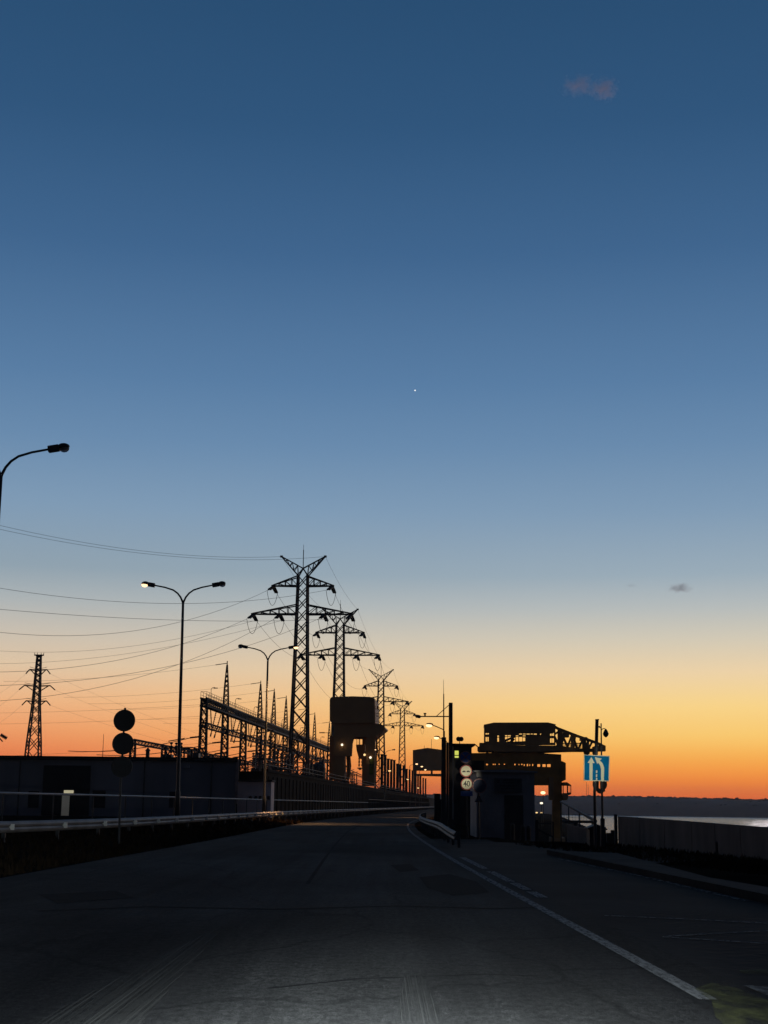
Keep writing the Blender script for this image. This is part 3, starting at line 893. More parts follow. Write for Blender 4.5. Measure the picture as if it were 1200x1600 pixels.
# tall posts standing on the wall
PY = [x for x in (388, 402, 416, 432, 448, 466, 486, 508, 532, 556, 582, 610, 640, 672, 706, 742)]
def post(L, Y, ztop, w, label, i):
    t = thing('tall_post', label, 'post', axp(L, Y, WZ), HEAD, 'tall posts in a row on the dam wall')
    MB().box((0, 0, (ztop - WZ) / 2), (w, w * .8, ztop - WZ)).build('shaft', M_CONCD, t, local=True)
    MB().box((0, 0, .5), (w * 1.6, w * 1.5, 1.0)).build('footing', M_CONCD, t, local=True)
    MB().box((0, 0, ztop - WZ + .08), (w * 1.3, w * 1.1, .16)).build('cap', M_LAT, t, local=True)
    return t
for i, Y_ in enumerate(PY):
    post(WL + .9, Y_ * .84, 12.4 + .3 * math.sin(i * 2.1), .62, 'dark square post in the long row between wall and far crane', i)

# picket fence along the road beyond
pf = thing('picket_fence', 'tall dark picket fence running along the road towards the far crane', 'fence', axp(17.2, 250, 0))
f_ = MB(); y = 235
while y < 560:
    f_.bar(axp(17.2, y, 0), axp(17.2, y, 2.4), .1); y += 1.7
for z in (.5, 2.1): f_.bar(axp(17.2, 235, z), axp(17.2, 560, z), .08)
f_.build('pickets', M_LAT, pf)

# ------------------------------------------------------------------ switchyard portal
PL, PY0, PST = 45.0, 237.0, 20.7
pt = thing('switchyard_portal', 'long dark lattice portal frame with spires and a walkway above the switchyard', 'portal frame', axp(PL, PY0, WZ - .1), HEAD)
PX, PYv = Vector((math.cos(HEAD), math.sin(HEAD), 0)), U
for k in range(11):
    c = axp(PL, PY0 + PST * k, WZ - .1)
    m_ = MB(); lattice(m_, c, [(0, .62), (14.3, .46)], .24, .12, PX, PYv, 9); 
    m_.box(c + Vector((0, 0, 9.6)), (1.35, 1.35, .35), (PX, PYv, Vector((0, 0, 1))))
    m_.build('column', M_LAT, pt)
def beam_lattice(mb, p, q, hw, hh, ch, br, nb):
    p, q = Vector(p), Vector(q); d = (q - p).normalized(); s = Vector((d.y, -d.x, 0)).normalized(); up = Vector((0, 0, 1))
    C = [s * hw + up * hh, -s * hw + up * hh, -s * hw - up * hh, s * hw - up * hh]
    for c in C: mb.bar(p + c, q + c, ch)
    for i in range(nb):
        a, b_ = p.lerp(q, i / nb), p.lerp(q, (i + 1) / nb)
        for k in range(4):
            c0, c1 = C[k], C[(k + 1) % 4]
            mb.bar(a + c0, b_ + c1, br); mb.bar(a + c1, b_ + c0, br)
PE = PY0 + PST * 10
b_ = MB(); beam_lattice(b_, axp(PL, PY0 - .7, 17.75), axp(PL, PE + .6, 17.75), .5, .62, .26, .13, 110)
b_.build('top_beam', M_LAT, pt)
b_ = MB(); beam_lattice(b_, axp(PL, PY0, 14.0), axp(PL, PE, 14.0), .3, .42, .13, .07, 100); b_.build('lower_beam', M_LAT, pt)
h_ = MB()
for sx in (-.5, .5):
    for dz in (.5, 1.05): h_.bar(axp(PL + sx, PY0 - .7, 18.4 + dz), axp(PL + sx, PE, 18.4 + dz), .05)
    for k in range(90): h_.bar(axp(PL + sx, PY0 - .7 + k * (PE - PY0) / 89, 18.4), axp(PL + sx, PY0 - .7 + k * (PE - PY0) / 89, 19.45), .06)
h_.bar(axp(PL - .5, PY0 - .7, 19.45), axp(PL + .5, PY0 - .7, 19.45), .06)
h_.build('walkway_rail', M_LAT, pt)
for k in (1, 3, 4, 5, 7, 8, 10):
    c = axp(PL, PY0 + PST * k, 0); m_ = MB(); lattice(m_, c, [(18.3, .48), (22, .33), (26.0, .06)], .17, .09, PX, PYv, 9)
    m_.bar(c + Vector((0, 0, 25.6)), c + Vector((0, 0, 26.7)), .16)
    m_.build('spire', M_LAT, pt)
    wire(sag(c + Vector((0, 0, 26.3)), c + Vector((-46, 20, 24.2)), .8), 'thin wire leaving the tip of a portal spire', 'earth wires at the portal spires', .02)
    i_ = MB(); i_.bar(c + Vector((0, 0, 26.3)), c + Vector((-2.2, .9, 26.05)), .12); i_.build('insulator_string', M_INS, pt)
for k in (.15, 1.35, 2.45, 2.7, 3.6, 4.5, 6.2, 8.6):
    c = axp(PL - .5, PY0 + PST * k, 18.4); m_ = MB(); pts = [c, c + Vector((0, 0, 1.7)), c + Vector((.15, 0, 2.0)), c + Vector((.5, 0, 2.05)), c + Vector((.9, 0, 1.95))]
    m_.tube(pts, .05, 5); m_.box(c + Vector((.75, 0, 1.95)), (.7, .25, .14)); m_.build('walkway_lamp', M_LAT, pt)
for k in range(10):
    for f in (.28, .55, .8):
        c = axp(PL, PY0 + PST * (k + f), 17.1)
        i_ = MB(); d = Vector((-1.2 * (f - .2), 0, -4.6 if f > .4 else -3.0)) + U * (2.0 if f < .4 else -2.5)
        string_of_discs(i_, c, c + d * .92, .13, 12); i_.bar(c + d * .9, c + d, .2); i_.build('hanging_insulator', M_INS, pt)
p2 = thing('switchyard_portal', 'lower second portal row half hidden behind the spired one', 'portal frame', axp(64, 250, WZ - .1), HEAD)
for k in range(8):
    m_ = MB(); lattice(m_, axp(64, 268 + 27 * k, WZ - .1), [(0, .55), (8.6, .42)], .2, .11, PX, PYv, 6); m_.build('column', M_LAT, p2)
b_ = MB(); beam_lattice(b_, axp(64, 267, 12.4), axp(64, 268 + 27 * 7, 12.4), .4, .4, .2, .1, 70); b_.build('top_beam', M_LAT, p2)
# cage ladders hung beside columns
for k in (1, 2, 3, 4, 6):
    c = axp(PL - 1.5, PY0 + PST * k, 0); m_ = MB()
    for z in (12.2, 14.2): m_.box(c + Vector((.6, 0, z)), (1.6, 1.2, .12))
    for sx in (-.1, 1.3): m_.bar(c + Vector((sx, 0, 12.2)), c + Vector((sx, 0, 16.4)), .08)
    m_.build('service_cage', M_LAT, pt)
# busbars between the portal and the yard behind it
bb_ = 0
for k in range(10):
    for j, z in enumerate((12.2, 10.4, 9.0)):
        A = axp(PL + .3, PY0 + PST * k + 2 + 3 * j, z); B = A + Vector((-30, 34, -1.5 - 1.0 * j))
        o = MB(); string_of_discs(o, A, A.lerp(B, .09), .16, 9); o.tube(sag(A.lerp(B, .08), B, .9, 8), .07, 5)
        tag(o.build('busbar', M_LAT), 'dark busbar strung from the portal columns back into the switchyard', 'busbar', 'busbars strung behind the portal')
# switchgear in the yard
def breaker(p, hgt, i):
    t = thing('disconnector_switch', 'dark post insulator stack on a steel stand in the switchyard', 'switchgear', p, HEAD, 'insulator stands in the switchyard')
    s = MB()
    for sx in (-.6, .6):
        for sy in (-.4, .4): s.bar((sx, sy, 0), (sx * .8, sy * .8, hgt * .5), .14)
        s.bar((sx, -.4, 0), (-sx * .8, -.4, hgt * .5), .08)
    s.box((0, 0, hgt * .5), (1.6, 1.0, .2)); s.build('stand', M_LAT, t, local=True)
    for sx in (-.55, 0, .55):
        m_ = MB(); string_of_discs(m_, (sx, 0, hgt * .52), (sx, 0, hgt), .17, 7); m_.build('insulator_stack', M_INS, t, local=True)
    m_ = MB(); m_.bar((-.9, 0, hgt + .05), (.9, 0, hgt + .35), .1); m_.build('contact_arm', M_LAT, t, local=True)
    return t
br0 = breaker(axp(36, 240, WZ - .1), 4.2, 0)
rr = random.Random(11)
for i in range(44):
    c = copy_tree(br0)
    Y_ = rr.uniform(225, 460); L_ = rr.uniform(30, 44) if i % 3 else rr.uniform(46, 49)
    sc = rr.uniform(.75, 1.5)
    c.matrix_basis = Matrix.Translation(axp(L_, Y_, WZ - .1)) @ Matrix.Rotation(HEAD + rr.uniform(-.4, .4), 4, 'Z') @ Matrix.Diagonal((sc, sc, sc * rr.uniform(.8, 1.3), 1))
# transformer tanks with domed tops
def transformer(p, w_, d_, h_, label):
    t = thing('transformer', label, 'transformer', p, HEAD, 'transformers in the switchyard')
    MB().box((0, 0, h_ / 2), (w_, d_, h_)).build('tank', M_STEEL, t, local=True, bevel=.08)
    m_ = MB(); m_.lathe([(w_ * .5, 0), (w_ * .4, w_ * .14), (w_ * .2, w_ * .23), (.05, w_ * .26)], (0, 0, h_), (0, 0, 1), 14); m_.build('domed_cap', M_STEEL, t, local=True)
    for sx in (-.3, .3):
        m_ = MB(); string_of_discs(m_, (sx * w_, 0, h_ + .1), (sx * w_ * 1.3, 0, h_ + 1.5), .16, 6); m_.build('bushing', M_INS, t, local=True)
    f_ = MB()
    for k in range(7): f_.box((-w_ / 2 + (k + .5) * w_ / 7, -d_ / 2 - .18, h_ * .45), (.12, .34, h_ * .7))
    f_.build('cooling_fins', M_STEEL, t, local=True)
    return t
transformer(axp(41, 290, WZ - .1), 3.0, 3, 2.6, 'domed dark tank between portal columns behind the lamp post')
transformer(axp(44, 252, WZ - .1), 4.5, 3, 1.9, 'broad low dark tank just past the corner of the blue grey building')
transformer(axp(33, 300, WZ - .1), 3.6, 4, 4.5, 'tall dark tank at the foot of the nearest pylon')
transformer(axp(37, 345, WZ - .1), 2.2, 3, 6.5, 'narrow tall tank left of the gantry crane')
# single lamp in the yard
def arm_lamp(px, py, Y, zbase, length, label):
    e = at(px, py, Y); base = Vector((e.x, Y, zbase)); H = e.z - zbase
    t = thing('yard_lamp', label, 'lamp post', base)
    MB().tube([(0, 0, 0), (0, 0, H)], .11, 6).build('pole', M_LAMP, t, local=True)
    m_ = MB(); m_.bar((0, 0, H), (-length * .4, 0, H), .1); m_.box((-length * .7, 0, H), (length * .6, .3, .2)); m_.build('lamp_head', M_LAMP, t, local=True)
arm_lamp(513, 1145, 300, WZ - .1, 1.9, 'square cornered single arm lamp beside the gantry crane')

# ------------------------------------------------------------------ street lamps
def bowl_mat(lit): return M_LIT if lit else M_GLASS
def lamp_head(t, s, z, lit):
    """s: side; head sits at the arm's end, axis tilted up a little"""
    b_ = MB(); d = Vector((s * .985, 0, .17)); up = Vector((-s * .17, 0, .985)); yv = Vector((0, 1, 0))
    o = Vector((s * 1.42, 0, z + .80))
    b_.box(o + d * .15, (.34, .2, .2), (d, yv, up))
    hd = b_.build('lamp_head', M_LAMP, t, local=True, bevel=.02)
    c_ = MB(); c_.sphere(o + d * .46 + up * .02, .17, 10, (1.1, .8, .62)); c_.build('hood', M_LAMP, hd, True, True)
    g_ = MB(); g_.sphere(o + d * .47 - up * .05, .15, 10, (1.05, .8, .8)); g_.build('bowl', bowl_mat(lit), hd, True, True)
def lamp_light(p, power):
    l_ = bpy.data.lights.new('street_lamp_light', 'SPOT'); l_.energy = power; l_.color = (1.0, .52, .2); l_.spot_size = R(84); l_.spot_blend = 1.0; l_.shadow_soft_size = .15
    o = bpy.data.objects.new('street_lamp_light', l_); COL.objects.link(o); o.location = p
def double_lamp(loc, H, label, lit, lean=0.0, pw_=1500):
    t = thing('street_lamp', label, 'street lamp', loc, 0, 'double armed street lamps')
    p_ = MB(); p_.tube([(0, 0, -.05), (0, 0, 1.6), (0, 0, 1.7), (0, 0, H * .6), (0, 0, H)], [.12, .12, .09, .075, .06], 10); p_.build('pole', M_LAMP, t, True, True)
    for s in (-1, 1):
        a_ = MB(); a_.tube([(0, 0, H - .1), (s * .03, 0, H), (s * .13, 0, H + .22), (s * .28, 0, H + .41), (s * .5, 0, H + .57), (s * .9, 0, H + .70), (s * 1.45, 0, H + .81)], [.055, .05, .045, .042, .04, .038, .035], 8)
        a_.build('arm', M_LAMP, t, True, True); lamp_head(t, s, H, lit == s)
    if lit: lamp_light(Vector(loc) + Vector((lit * 1.88, 0, H + .6)), pw_)
    if lean: t.matrix_basis = Matrix.Translation(Vector(loc)) @ Matrix.Rotation(lean, 4, 'Y')
    return t
for (px, py, Y, lit, lb, ln) in ((1.5, 741, 42, 0, 'unlit curved arm street lamp at the picture edge, nearest of all', .0),
                             (290.2, 940, 68, -1, 'double armed street lamp with only its outer head glowing, in front of the long building', -.012),
                             (418.5, 1030, 96, 1, 'double armed street lamp whose glowing head overlaps the tall pylon', 0),
                             (601.5, 1178, 285, -1, 'small distant double armed street lamp glowing beside the gantry crane', 0)):
    n_ = at(px, py, Y)
    zb = gh(n_.x, Y)
    double_lamp((n_.x, Y, zb), n_.z - zb, lb, lit, ln, 300 if lit < 0 else 14000)

def single_lamp(px, py, Y, side, arm, label, lit=True, mt=None, zb=0, group='single arm street lamps along the road'):
    """px,py: the glowing head; the pole stands arm metres to its side"""
    e = at(px, py, Y); base = Vector((e.x + side * arm, Y, zb)); H = e.z - zb
    t = thing('street_lamp', label, 'street lamp', base, 0, group)
    MB().tube([(0, 0, 0), (0, 0, H - .6)], [.13, .07], 8).build('pole', M_LAMP, t, local=True)
    MB().tube([(0, 0, H - .7), (-side * .1, 0, H - .45), (-side * arm * .5, 0, H - .15), (-side * (arm - .3), 0, H + .02)], .05, 6).build('arm', M_LAMP, t, local=True)
    h_ = MB(); h_.sphere((-side * (arm - .05), 0, H + .1), .32, 8, (1.2, .7, .4)); hd = h_.build('lamp_head', M_LAMP, t, True, True)
    b_ = MB(); b_.sphere((-side * arm, 0, H - .02), .26, 8, (1.25, .9, .8)); b_.build('bowl', (mt or M_LIT) if lit else M_GLASS, hd, True, True)
    if Y < 300: lamp_light(e - Vector((0, 0, .5)), 6000)
    return t
single_lamp(670.5, 1133, 150, 1, 1.6, 'upper of two glowing lamps on arms beside the tall grey column')
single_lamp(682, 1152.5, 185, 1, 1.4, 'lower glowing lamp on an arm just above the flat crane house')
for px, py, Y, lb in ((651, 1193.5, 378, 'glowing lamp at the near corner of the far crane house, highest of three'), (659, 1197.5, 403, 'middle glowing lamp of three below the far crane house'), (664.5, 1202.5, 440, 'lowest glowing lamp of three below the far crane house')):
    single_lamp(px, py, Y, -1, 1.8, lb, True, M_LIT, 0)
single_lamp(637, 1217.5, 420, 1, 1, 'faint low lamp glowing among the tall posts, nearer the crane', True, M_LITS, WZ - .1)
single_lamp(653.5, 1231, 460, 1, 1, 'faint low lamp glowing among the tall posts, close to the road', True, M_LITS, 0)
single_lamp(608.6, 1204, 330, -1, .8, 'small lamp glowing low between two tall posts beside the gantry crane', True, M_LITS, WZ - .1)

# ------------------------------------------------------------------ gantry crane near the middle (dark)
def P_(lst, Y): return [at(x, y, Y) for x, y in lst]
CYv = 300.0
def z4(X, Y): return (480 + X / 8.571, 1080 + Y / 8.571)
cr = thing('gantry_crane', 'dark gantry crane with rounded box house and twin hooks hanging between its legs', 'crane', at(557, 1228, CYv))
DV = U * 13
hs = MB(); prof = [z4(*c) for c in ((300, 400), (300, 120), (308, 88), (330, 76), (612, 66), (840, 74), (880, 82), (905, 110), (912, 430), (560, 436), (360, 436), (340, 425))]
hs.prism(P_(prof, CYv), DV); hs.build('machine_house', M_CRANE, cr, bevel=.2)
u_ = MB(); u_.prism(P_([z4(*c) for c in ((310, 428), (905, 432), (985, 438), (1040, 480), (1040, 500), (905, 612), (355, 612), (355, 470))], CYv + .5), U * 11)
u_.prism(P_([z4(*c) for c in ((650, 609), (615, 640), (600, 700), (590, 870), (360, 870), (355, 609))], CYv + .48), U * 2)
u_.build('girder', M_CRANE, cr)
for dy, sh in ((.8, 0), (9.0, 52)):
    def z4(X, Y, sh=sh): return (480 + (X - sh) / 8.571, 1080 + Y / 8.571)
    l_ = MB(); l_.prism(P_([z4(*c) for c in ((352, 600), (500, 600), (505, 1000), (500, 1190), (352, 1190))], CYv + dy), U * 1.6); l_.build('leg', M_CRANE, cr)
    l_ = MB(); l_.prism(P_([z4(*c) for c in ((790, 600), (908, 600), (905, 1270), (785, 1270))], CYv + dy), U * 1.6); l_.build('leg', M_CRANE, cr)
def z4(X, Y): return (480 + X / 8.571, 1080 + Y / 8.571)
g_ = MB(); g_.prism(P_([z4(*c) for c in ((835, 895), (885, 895), (880, 1115), (832, 1115))], CYv + .6), U * .19); gd = g_.build('door_panel', M_GREEN, cr)
g_ = MB(); g_.prism(P_([z4(*c) for c in ((832, 980), (888, 980), (888, 992), (832, 992))], CYv + .5), U * .09); g_.build('door_rail', M_DARK, gd)
s_ = MB()
for X0, X1 in ((520, 548), (540, 575)):
    s_.prism(P_([z4(*c) for c in ((X0, 860), (X1, 860), (X1 + 12, 1000), (X0 + 25, 1180), (X0 + 5, 1180), (X0 + 10, 1000))], CYv + 2), U * .8)
s_.prism(P_([z4(*c) for c in ((490, 990), (560, 1000), (560, 1020), (490, 1020))], CYv + 2.2), U * .5)
s_.build('bogie_strut', M_CRANE, cr)
ld = MB()
for X in (925, 970): ld.bar(at(*z4(X, 560), CYv + 2), at(*z4(X - 8, 1250), CYv + 2), .2)
for k in range(24): 
    yy = 560 + k * 29; ld.bar(at(*z4(925 - yy * .003, yy), CYv + 2), at(*z4(966, yy), CYv + 2), .07)
for c0, c1 in (((905, 560), (960, 900)), ((1040, 485), (975, 580))): ld.bar(at(*z4(*c0), CYv + 1), at(*z4(*c1), CYv + 1), .25)
ld.build('ladder', M_CRANE, cr)
rl_ = MB()
for X in (915, 935, 960, 975): rl_.bar(at(*z4(X, 90 if X == 935 else 240), CYv + 3), at(*z4(X, 430), CYv + 3), .1)
for y in (240, 300, 335, 400): rl_.bar(at(*z4(912, y), CYv + 3), at(*z4(975, y), CYv + 3), .1)
rl_.bar(at(*z4(945, 200), CYv + 3), at(*z4(945, 245), CYv + 3), .4)
rl_.build('stair_cage', M_CRANE, cr)
rp = MB()
for X in (665, 695, 705, 742, 770): rp.bar(at(*z4(X, 600), CYv + 5), at(*z4(X, 720), CYv + 5), .12)
rope = rp.build('hoist_rope', M_CRANE, cr)
hb = MB(); hb.prism(P_([z4(*c) for c in ((652, 715), (775, 712), (775, 800), (755, 880), (735, 905), (700, 905), (685, 880), (660, 790))], CYv + 4.5), U * 1.4); hk = hb.build('hook_block', M_CRANE, cr, bevel=.1)
for X in (695, 735):
    h_ = MB(); h_.lathe([(.14, 0), (.2, .4), (.1, .6), (.22, 1.0), (.12, 1.3), (.2, 1.8), (.1, 2.0)], at(*z4(X, 1010), CYv + 5), (0, 0, 1), 8); h_.build('hook', M_CRANE, hk)
h_ = MB(); h_.bar(at(*z4(672, 1030), CYv + 5), at(*z4(745, 1030), CYv + 5), .25); h_.box(at(*z4(708, 1038), CYv + 5), (.6, .5, .5)); h_.build('lifting_beam', M_CRANE, hk)
for X, Y_, mt_ in ((467, 718, M_LITW), (847, 888, M_LITW), (768, 852, M_LITS)):
    f_ = MB(); c = at(*z4(X, Y_), CYv - .2); f_.sphere(c, .24, 8, (1, .8, 1)); fl_ = f_.build('floodlight', mt_, cr, True)
    f_ = MB(); f_.bar(c + Vector((0, .15, .25)), c + Vector((0, .8, .35)), .12); f_.build('bracket', M_CRANE, fl_)
tk = MB()
for k in range(20): tk.bar(at(*z4(550 + k * 12, 1060 + k * 5), CYv + 8 + k), at(*z4(550 + k * 12, 1110 + k * 4), CYv + 8 + k), .08)
tk.bar(at(*z4(550, 1045), CYv + 8), at(*z4(790, 1150), CYv + 28), .14); tk.bar(at(*z4(550, 1085), CYv + 8), at(*z4(790, 1170), CYv + 28), .12)
tag(tk.build('track_railing', M_LAT), 'sloping track railing seen between the legs of the dark gantry crane', 'railing')

# far crane
C2 = 600.0
c2 = thing('gantry_crane', 'small far gantry crane with flat gabled house straddling the end of the road', 'crane', at(668, 1250, C2))
h_ = MB(); h_.prism(P_(((645, 1203), (645, 1172), (668, 1168.5), (694, 1172), (694, 1203)), C2), U * 16); h_.build('machine_house', M_CRANE, c2)
g_ = MB(); g_.prism(P_(((644, 1203), (655, 1201), (690, 1201), (690, 1203)), C2 + 1), U * 12); g_.prism(P_(((648, 1209), (692, 1209), (692, 1213), (648, 1212)), C2 + 1), U * 6); g_.build('girder', M_CRANE, c2)
for x0, x1 in ((646, 651), (673, 676), (689, 694)):
    for dy in (1.5, 9):
        z_ = 1255
        l_ = MB(); l_.prism(P_(((x0, 1202), (x1, 1202), (x1, 1256 if x0 > 670 else 1245), (x0, 1256 if x0 > 670 else 1245)), C2 + dy), U * 1.5) if x0 != 673 else l_.prism(P_(((x0, 1202), (x1, 1202), (x1, 1210), (x0, 1210)), C2 + dy), U * 1.5)
        l_.build('leg' if x0 != 673 else 'hanger', M_CRANE, c2)
a_ = MB()
for x, h in ((674, 1155), (663, 1165)): a_.bar(at(x, 1171, C2), at(x, h, C2), .15)
a_.build('antenna', M_LAT, c2)

# ------------------------------------------------------------------ ochre slewing gantry crane on the quay
C3 = 190.0
def z5(X, Y): return (740 + X / 5.0, 1100 + Y / 5.0)
def Q(X, Y, D=0.0): return at(*z5(X, Y), C3) + U * D
c3 = thing('quay_crane', 'ochre slewing gantry crane on the quay with windowed house and lattice jib', 'crane', at(800, 1316, C3))
def holed(mb, x0, y0, x1, y1, holes, D, th):
    xs_ = sorted({x0, x1} | {v for h in holes for v in (h[0], h[2])}); ys_ = sorted({y0, y1} | {v for h in holes for v in (h[1], h[3])})
    for ya, yb in zip(ys_, ys_[1:]):
        run = None
        for xa, xb in list(zip(xs_, xs_[1:])) + [(None, None)]:
            solid = xa is not None and not any(h[0] <= (xa + xb) / 2 <= h[2] and h[1] <= (ya + yb) / 2 <= h[3] for h in holes)
            if solid:
                run = (run[0], xb) if run else (xa, xb)
            elif run:
                mb.prism([Q(run[0], ya, D), Q(run[1], ya, D), Q(run[1], yb, D), Q(run[0], yb, D)], U * th); run = None
wins = [(94, 216, 104, 238), (108, 216, 119, 238), (94, 258, 104, 292), (108, 258, 119, 292)]
wins += [(186, 262, 198, 294), (186, 246, 198, 256), (246, 258, 264, 294), (268, 256, 290, 292), (300, 262, 325, 294), (330, 258, 350, 292), (356, 258, 380, 292), (384, 262, 408, 290),
         (246, 244, 264, 252), (268, 244, 290, 251), (330, 246, 350, 252), (384, 246, 406, 252),
         (356, 227, 378, 238), (386, 227, 406, 237), (414, 227, 438, 238), (446, 229, 462, 237), (470, 227, 494, 239), (520, 230, 536, 240),
         (598, 226, 610, 248), (614, 226, 628, 248), (598, 268, 610, 302), (614, 268, 628, 302)]
hs = MB()
holed(hs, 83, 200, 640, 322, wins, 0, .12)
hs.prism([Q(83, 200), Q(83, 165), Q(160, 148), Q(580, 147), Q(612, 158), Q(640, 162), Q(640, 200)], U * .12)
hs.prism([Q(83, 322, .12), Q(83, 165, .12), Q(85, 165, .12), Q(85, 322, .12)], U * 5.9)
hs.prism([Q(636, 322, .12), Q(636, 165, .12), Q(640, 165, .12), Q(640, 322, .12)], U * .8)
hs.prism([Q(83, 200, 6), Q(83, 165, 6), Q(160, 148, 6), Q(580, 147, 6), Q(640, 162, 6), Q(640, 200, 6)], U * .12)
holed(hs, 83, 200, 640, 322, [(88, 210, 130, 300), (170, 214, 640, 312)], 6, .12)
hs.build('machine_house', M_CRANEH, c3)
rf = MB(); rf.prism([Q(80, 166), Q(158, 149), Q(582, 148), Q(642, 163), Q(642, 158), Q(582, 143.5), Q(158, 144.5), Q(80, 161)], U * 6.15); rf.build('roof', M_CRANEH, c3)
ib = MB()
ib.bar(Q(200, 300, 3), Q(330, 245, 3), .3); ib.bar(Q(520, 310, 2), Q(560, 200, 2), .5); ib.bar(Q(580, 310, 2), Q(545, 200, 2), .5); ib.box(Q(472, 280, 3), (1.95, 2, 1.2)); ib.box(Q(226, 275, 3), (.5, 2, 1.3)); ib.box(Q(153, 270, 3), (1.0, 2, 1.6)); ib.bar(Q(290, 296, 3), Q(320, 262, 3), .35)
ib.box(Q(452, 256, 3), (1.2, 1, .35))
ib.build('winch_machinery', M_CRANEH, c3)
dk = MB()
dk.prism([Q(45, 304, -.5), Q(84, 304, -.5), Q(84, 322, -.5), Q(660, 326, -.5), Q(860, 352, -.5), Q(860, 360, -.5), Q(660, 366, -.5), Q(510, 374, -.5), Q(160, 374, -.5), Q(150, 366, -.5), Q(40, 366, -.5), Q(30, 352, -.5), Q(30, 334, -.5), Q(45, 334, -.5)], U * 7)
dk.build('slewing_deck', M_CRANEH, c3)
pd = MB()
for X0, X1 in ((160, 200), (280, 510)): pd.prism([Q(X0, 372, 1), Q(X1, 372, 1), Q(X1, 382, 1), Q(X0, 382, 1)], U * 5)
for X in (105, 148): pd.bar(Q(X, 366, 2), Q(X + 4, 380, 2), .3)
pd.build('slewing_ring', M_CRANEH, c3)
lw = [(98, 464, 112, 478), (318, 462, 328, 478), (352, 468, 358, 478), (372, 466, 382, 476), (392, 470, 400, 484), (416, 468, 426, 486), (436, 470, 442, 484), (458, 468, 466, 484), (498, 470, 520, 490), (538, 470, 563, 491), (574, 470, 602, 492)]
lw += [(150, 466, 158, 476), (164, 466, 172, 476), (196, 466, 204, 474), (236, 464, 246, 474)]
pg = MB()
holed(pg, -60, 455, 690, 500, lw, 0, .3)
pg.prism([Q(-60, 455), Q(-60, 384), Q(300, 379), Q(510, 380), Q(560, 386), Q(685, 394), Q(685, 440), Q(690, 455)], U * .3)
pg.prism([Q(-60, 500), Q(690, 500), Q(690, 606), Q(600, 636), Q(-60, 636)], U * .3)
pg.prism([Q(-60, 455, 7), Q(-60, 384, 7), Q(300, 379, 7), Q(510, 380, 7), Q(685, 394, 7), Q(690, 455, 7)], U * .3)
pg.prism([Q(-60, 530, 7), Q(690, 530, 7), Q(690, 606, 7), Q(-60, 636, 7)], U * .3)
pg.prism([Q(-60, 382, .3), Q(685, 396, .3), Q(685, 404, .3), Q(-60, 390, .3)], U * 6.7)
pg.prism([Q(-60, 612, .3), Q(690, 600, .3), Q(690, 606, .3), Q(-60, 634, .3)], U * 6.7)
pg.build('portal_girder', M_CRANEY, c3)
eb = MB(); eb.prism([Q(690, 446, -.2), Q(720, 460, -.2), Q(720, 592, -.2), Q(690, 606, -.2)], U * 7.6); eb.build('end_box', M_CRANEY, c3)
for D, sh in ((0.2, 0), (5.8, 20)):
    def z5(X, Y, sh=sh): return (740 + (X + sh) / 5.0, 1100 + Y / 5.0)
    lg = MB(); lg.prism([Q(596, 634, D), Q(690, 604, D), Q(690, 1070, D), Q(616, 1070, D), Q(616, 735, D)], U * 1.2); leg = lg.build('leg', M_CRANEY, c3)
    bg_ = MB(); bg_.box(Q(655, 1078, D + .6), (1.9, 2.2, 1.0)); bg_.build('bogie', M_CRANEH, leg)
    lg = MB(); lg.prism([Q(-40, 634, D), Q(40, 634, D), Q(30, 1070, D), Q(-40, 1070, D)], U * 1.2); leg = lg.build('leg', M_CRANEY, c3)
    bg_ = MB(); bg_.box(Q(-5, 1078, D + .6), (1.9, 2.2, 1.0)); bg_.build('bogie', M_CRANEH, leg)
def z5(X, Y): return (740 + X / 5.0, 1100 + Y / 5.0)
oc = MB()
fr_ = [(692, 610), (725, 610), (758, 634), (758, 706), (735, 712), (735, 740), (725, 752), (692, 752)]
holed(oc, 692, 634, 758, 706, [(699, 640, 724, 696), (734, 642, 753, 692)], -1.2, .1)
holed(oc, 692, 634, 758, 706, [(694, 638, 756, 698)], 1.0, .1)
oc.prism([Q(692, 634, -1.2), Q(692, 612, -1.2), Q(725, 612, -1.2), Q(758, 634, -1.2)], U * 2.3)
oc.prism([Q(692, 706, -1.2), Q(758, 706, -1.2), Q(735, 714, -1.2), Q(733, 742, -1.2), Q(722, 752, -1.2), Q(692, 752, -1.2)], U * 2.3)
cab = oc.build('operator_cabin', M_CRANEH, c3)
oc = MB(); oc.box(Q(604, 662, -.2), (.62, 1, 3.0)); oc.build('ladder_cage', M_CRANEH, c3)
jb = MB()
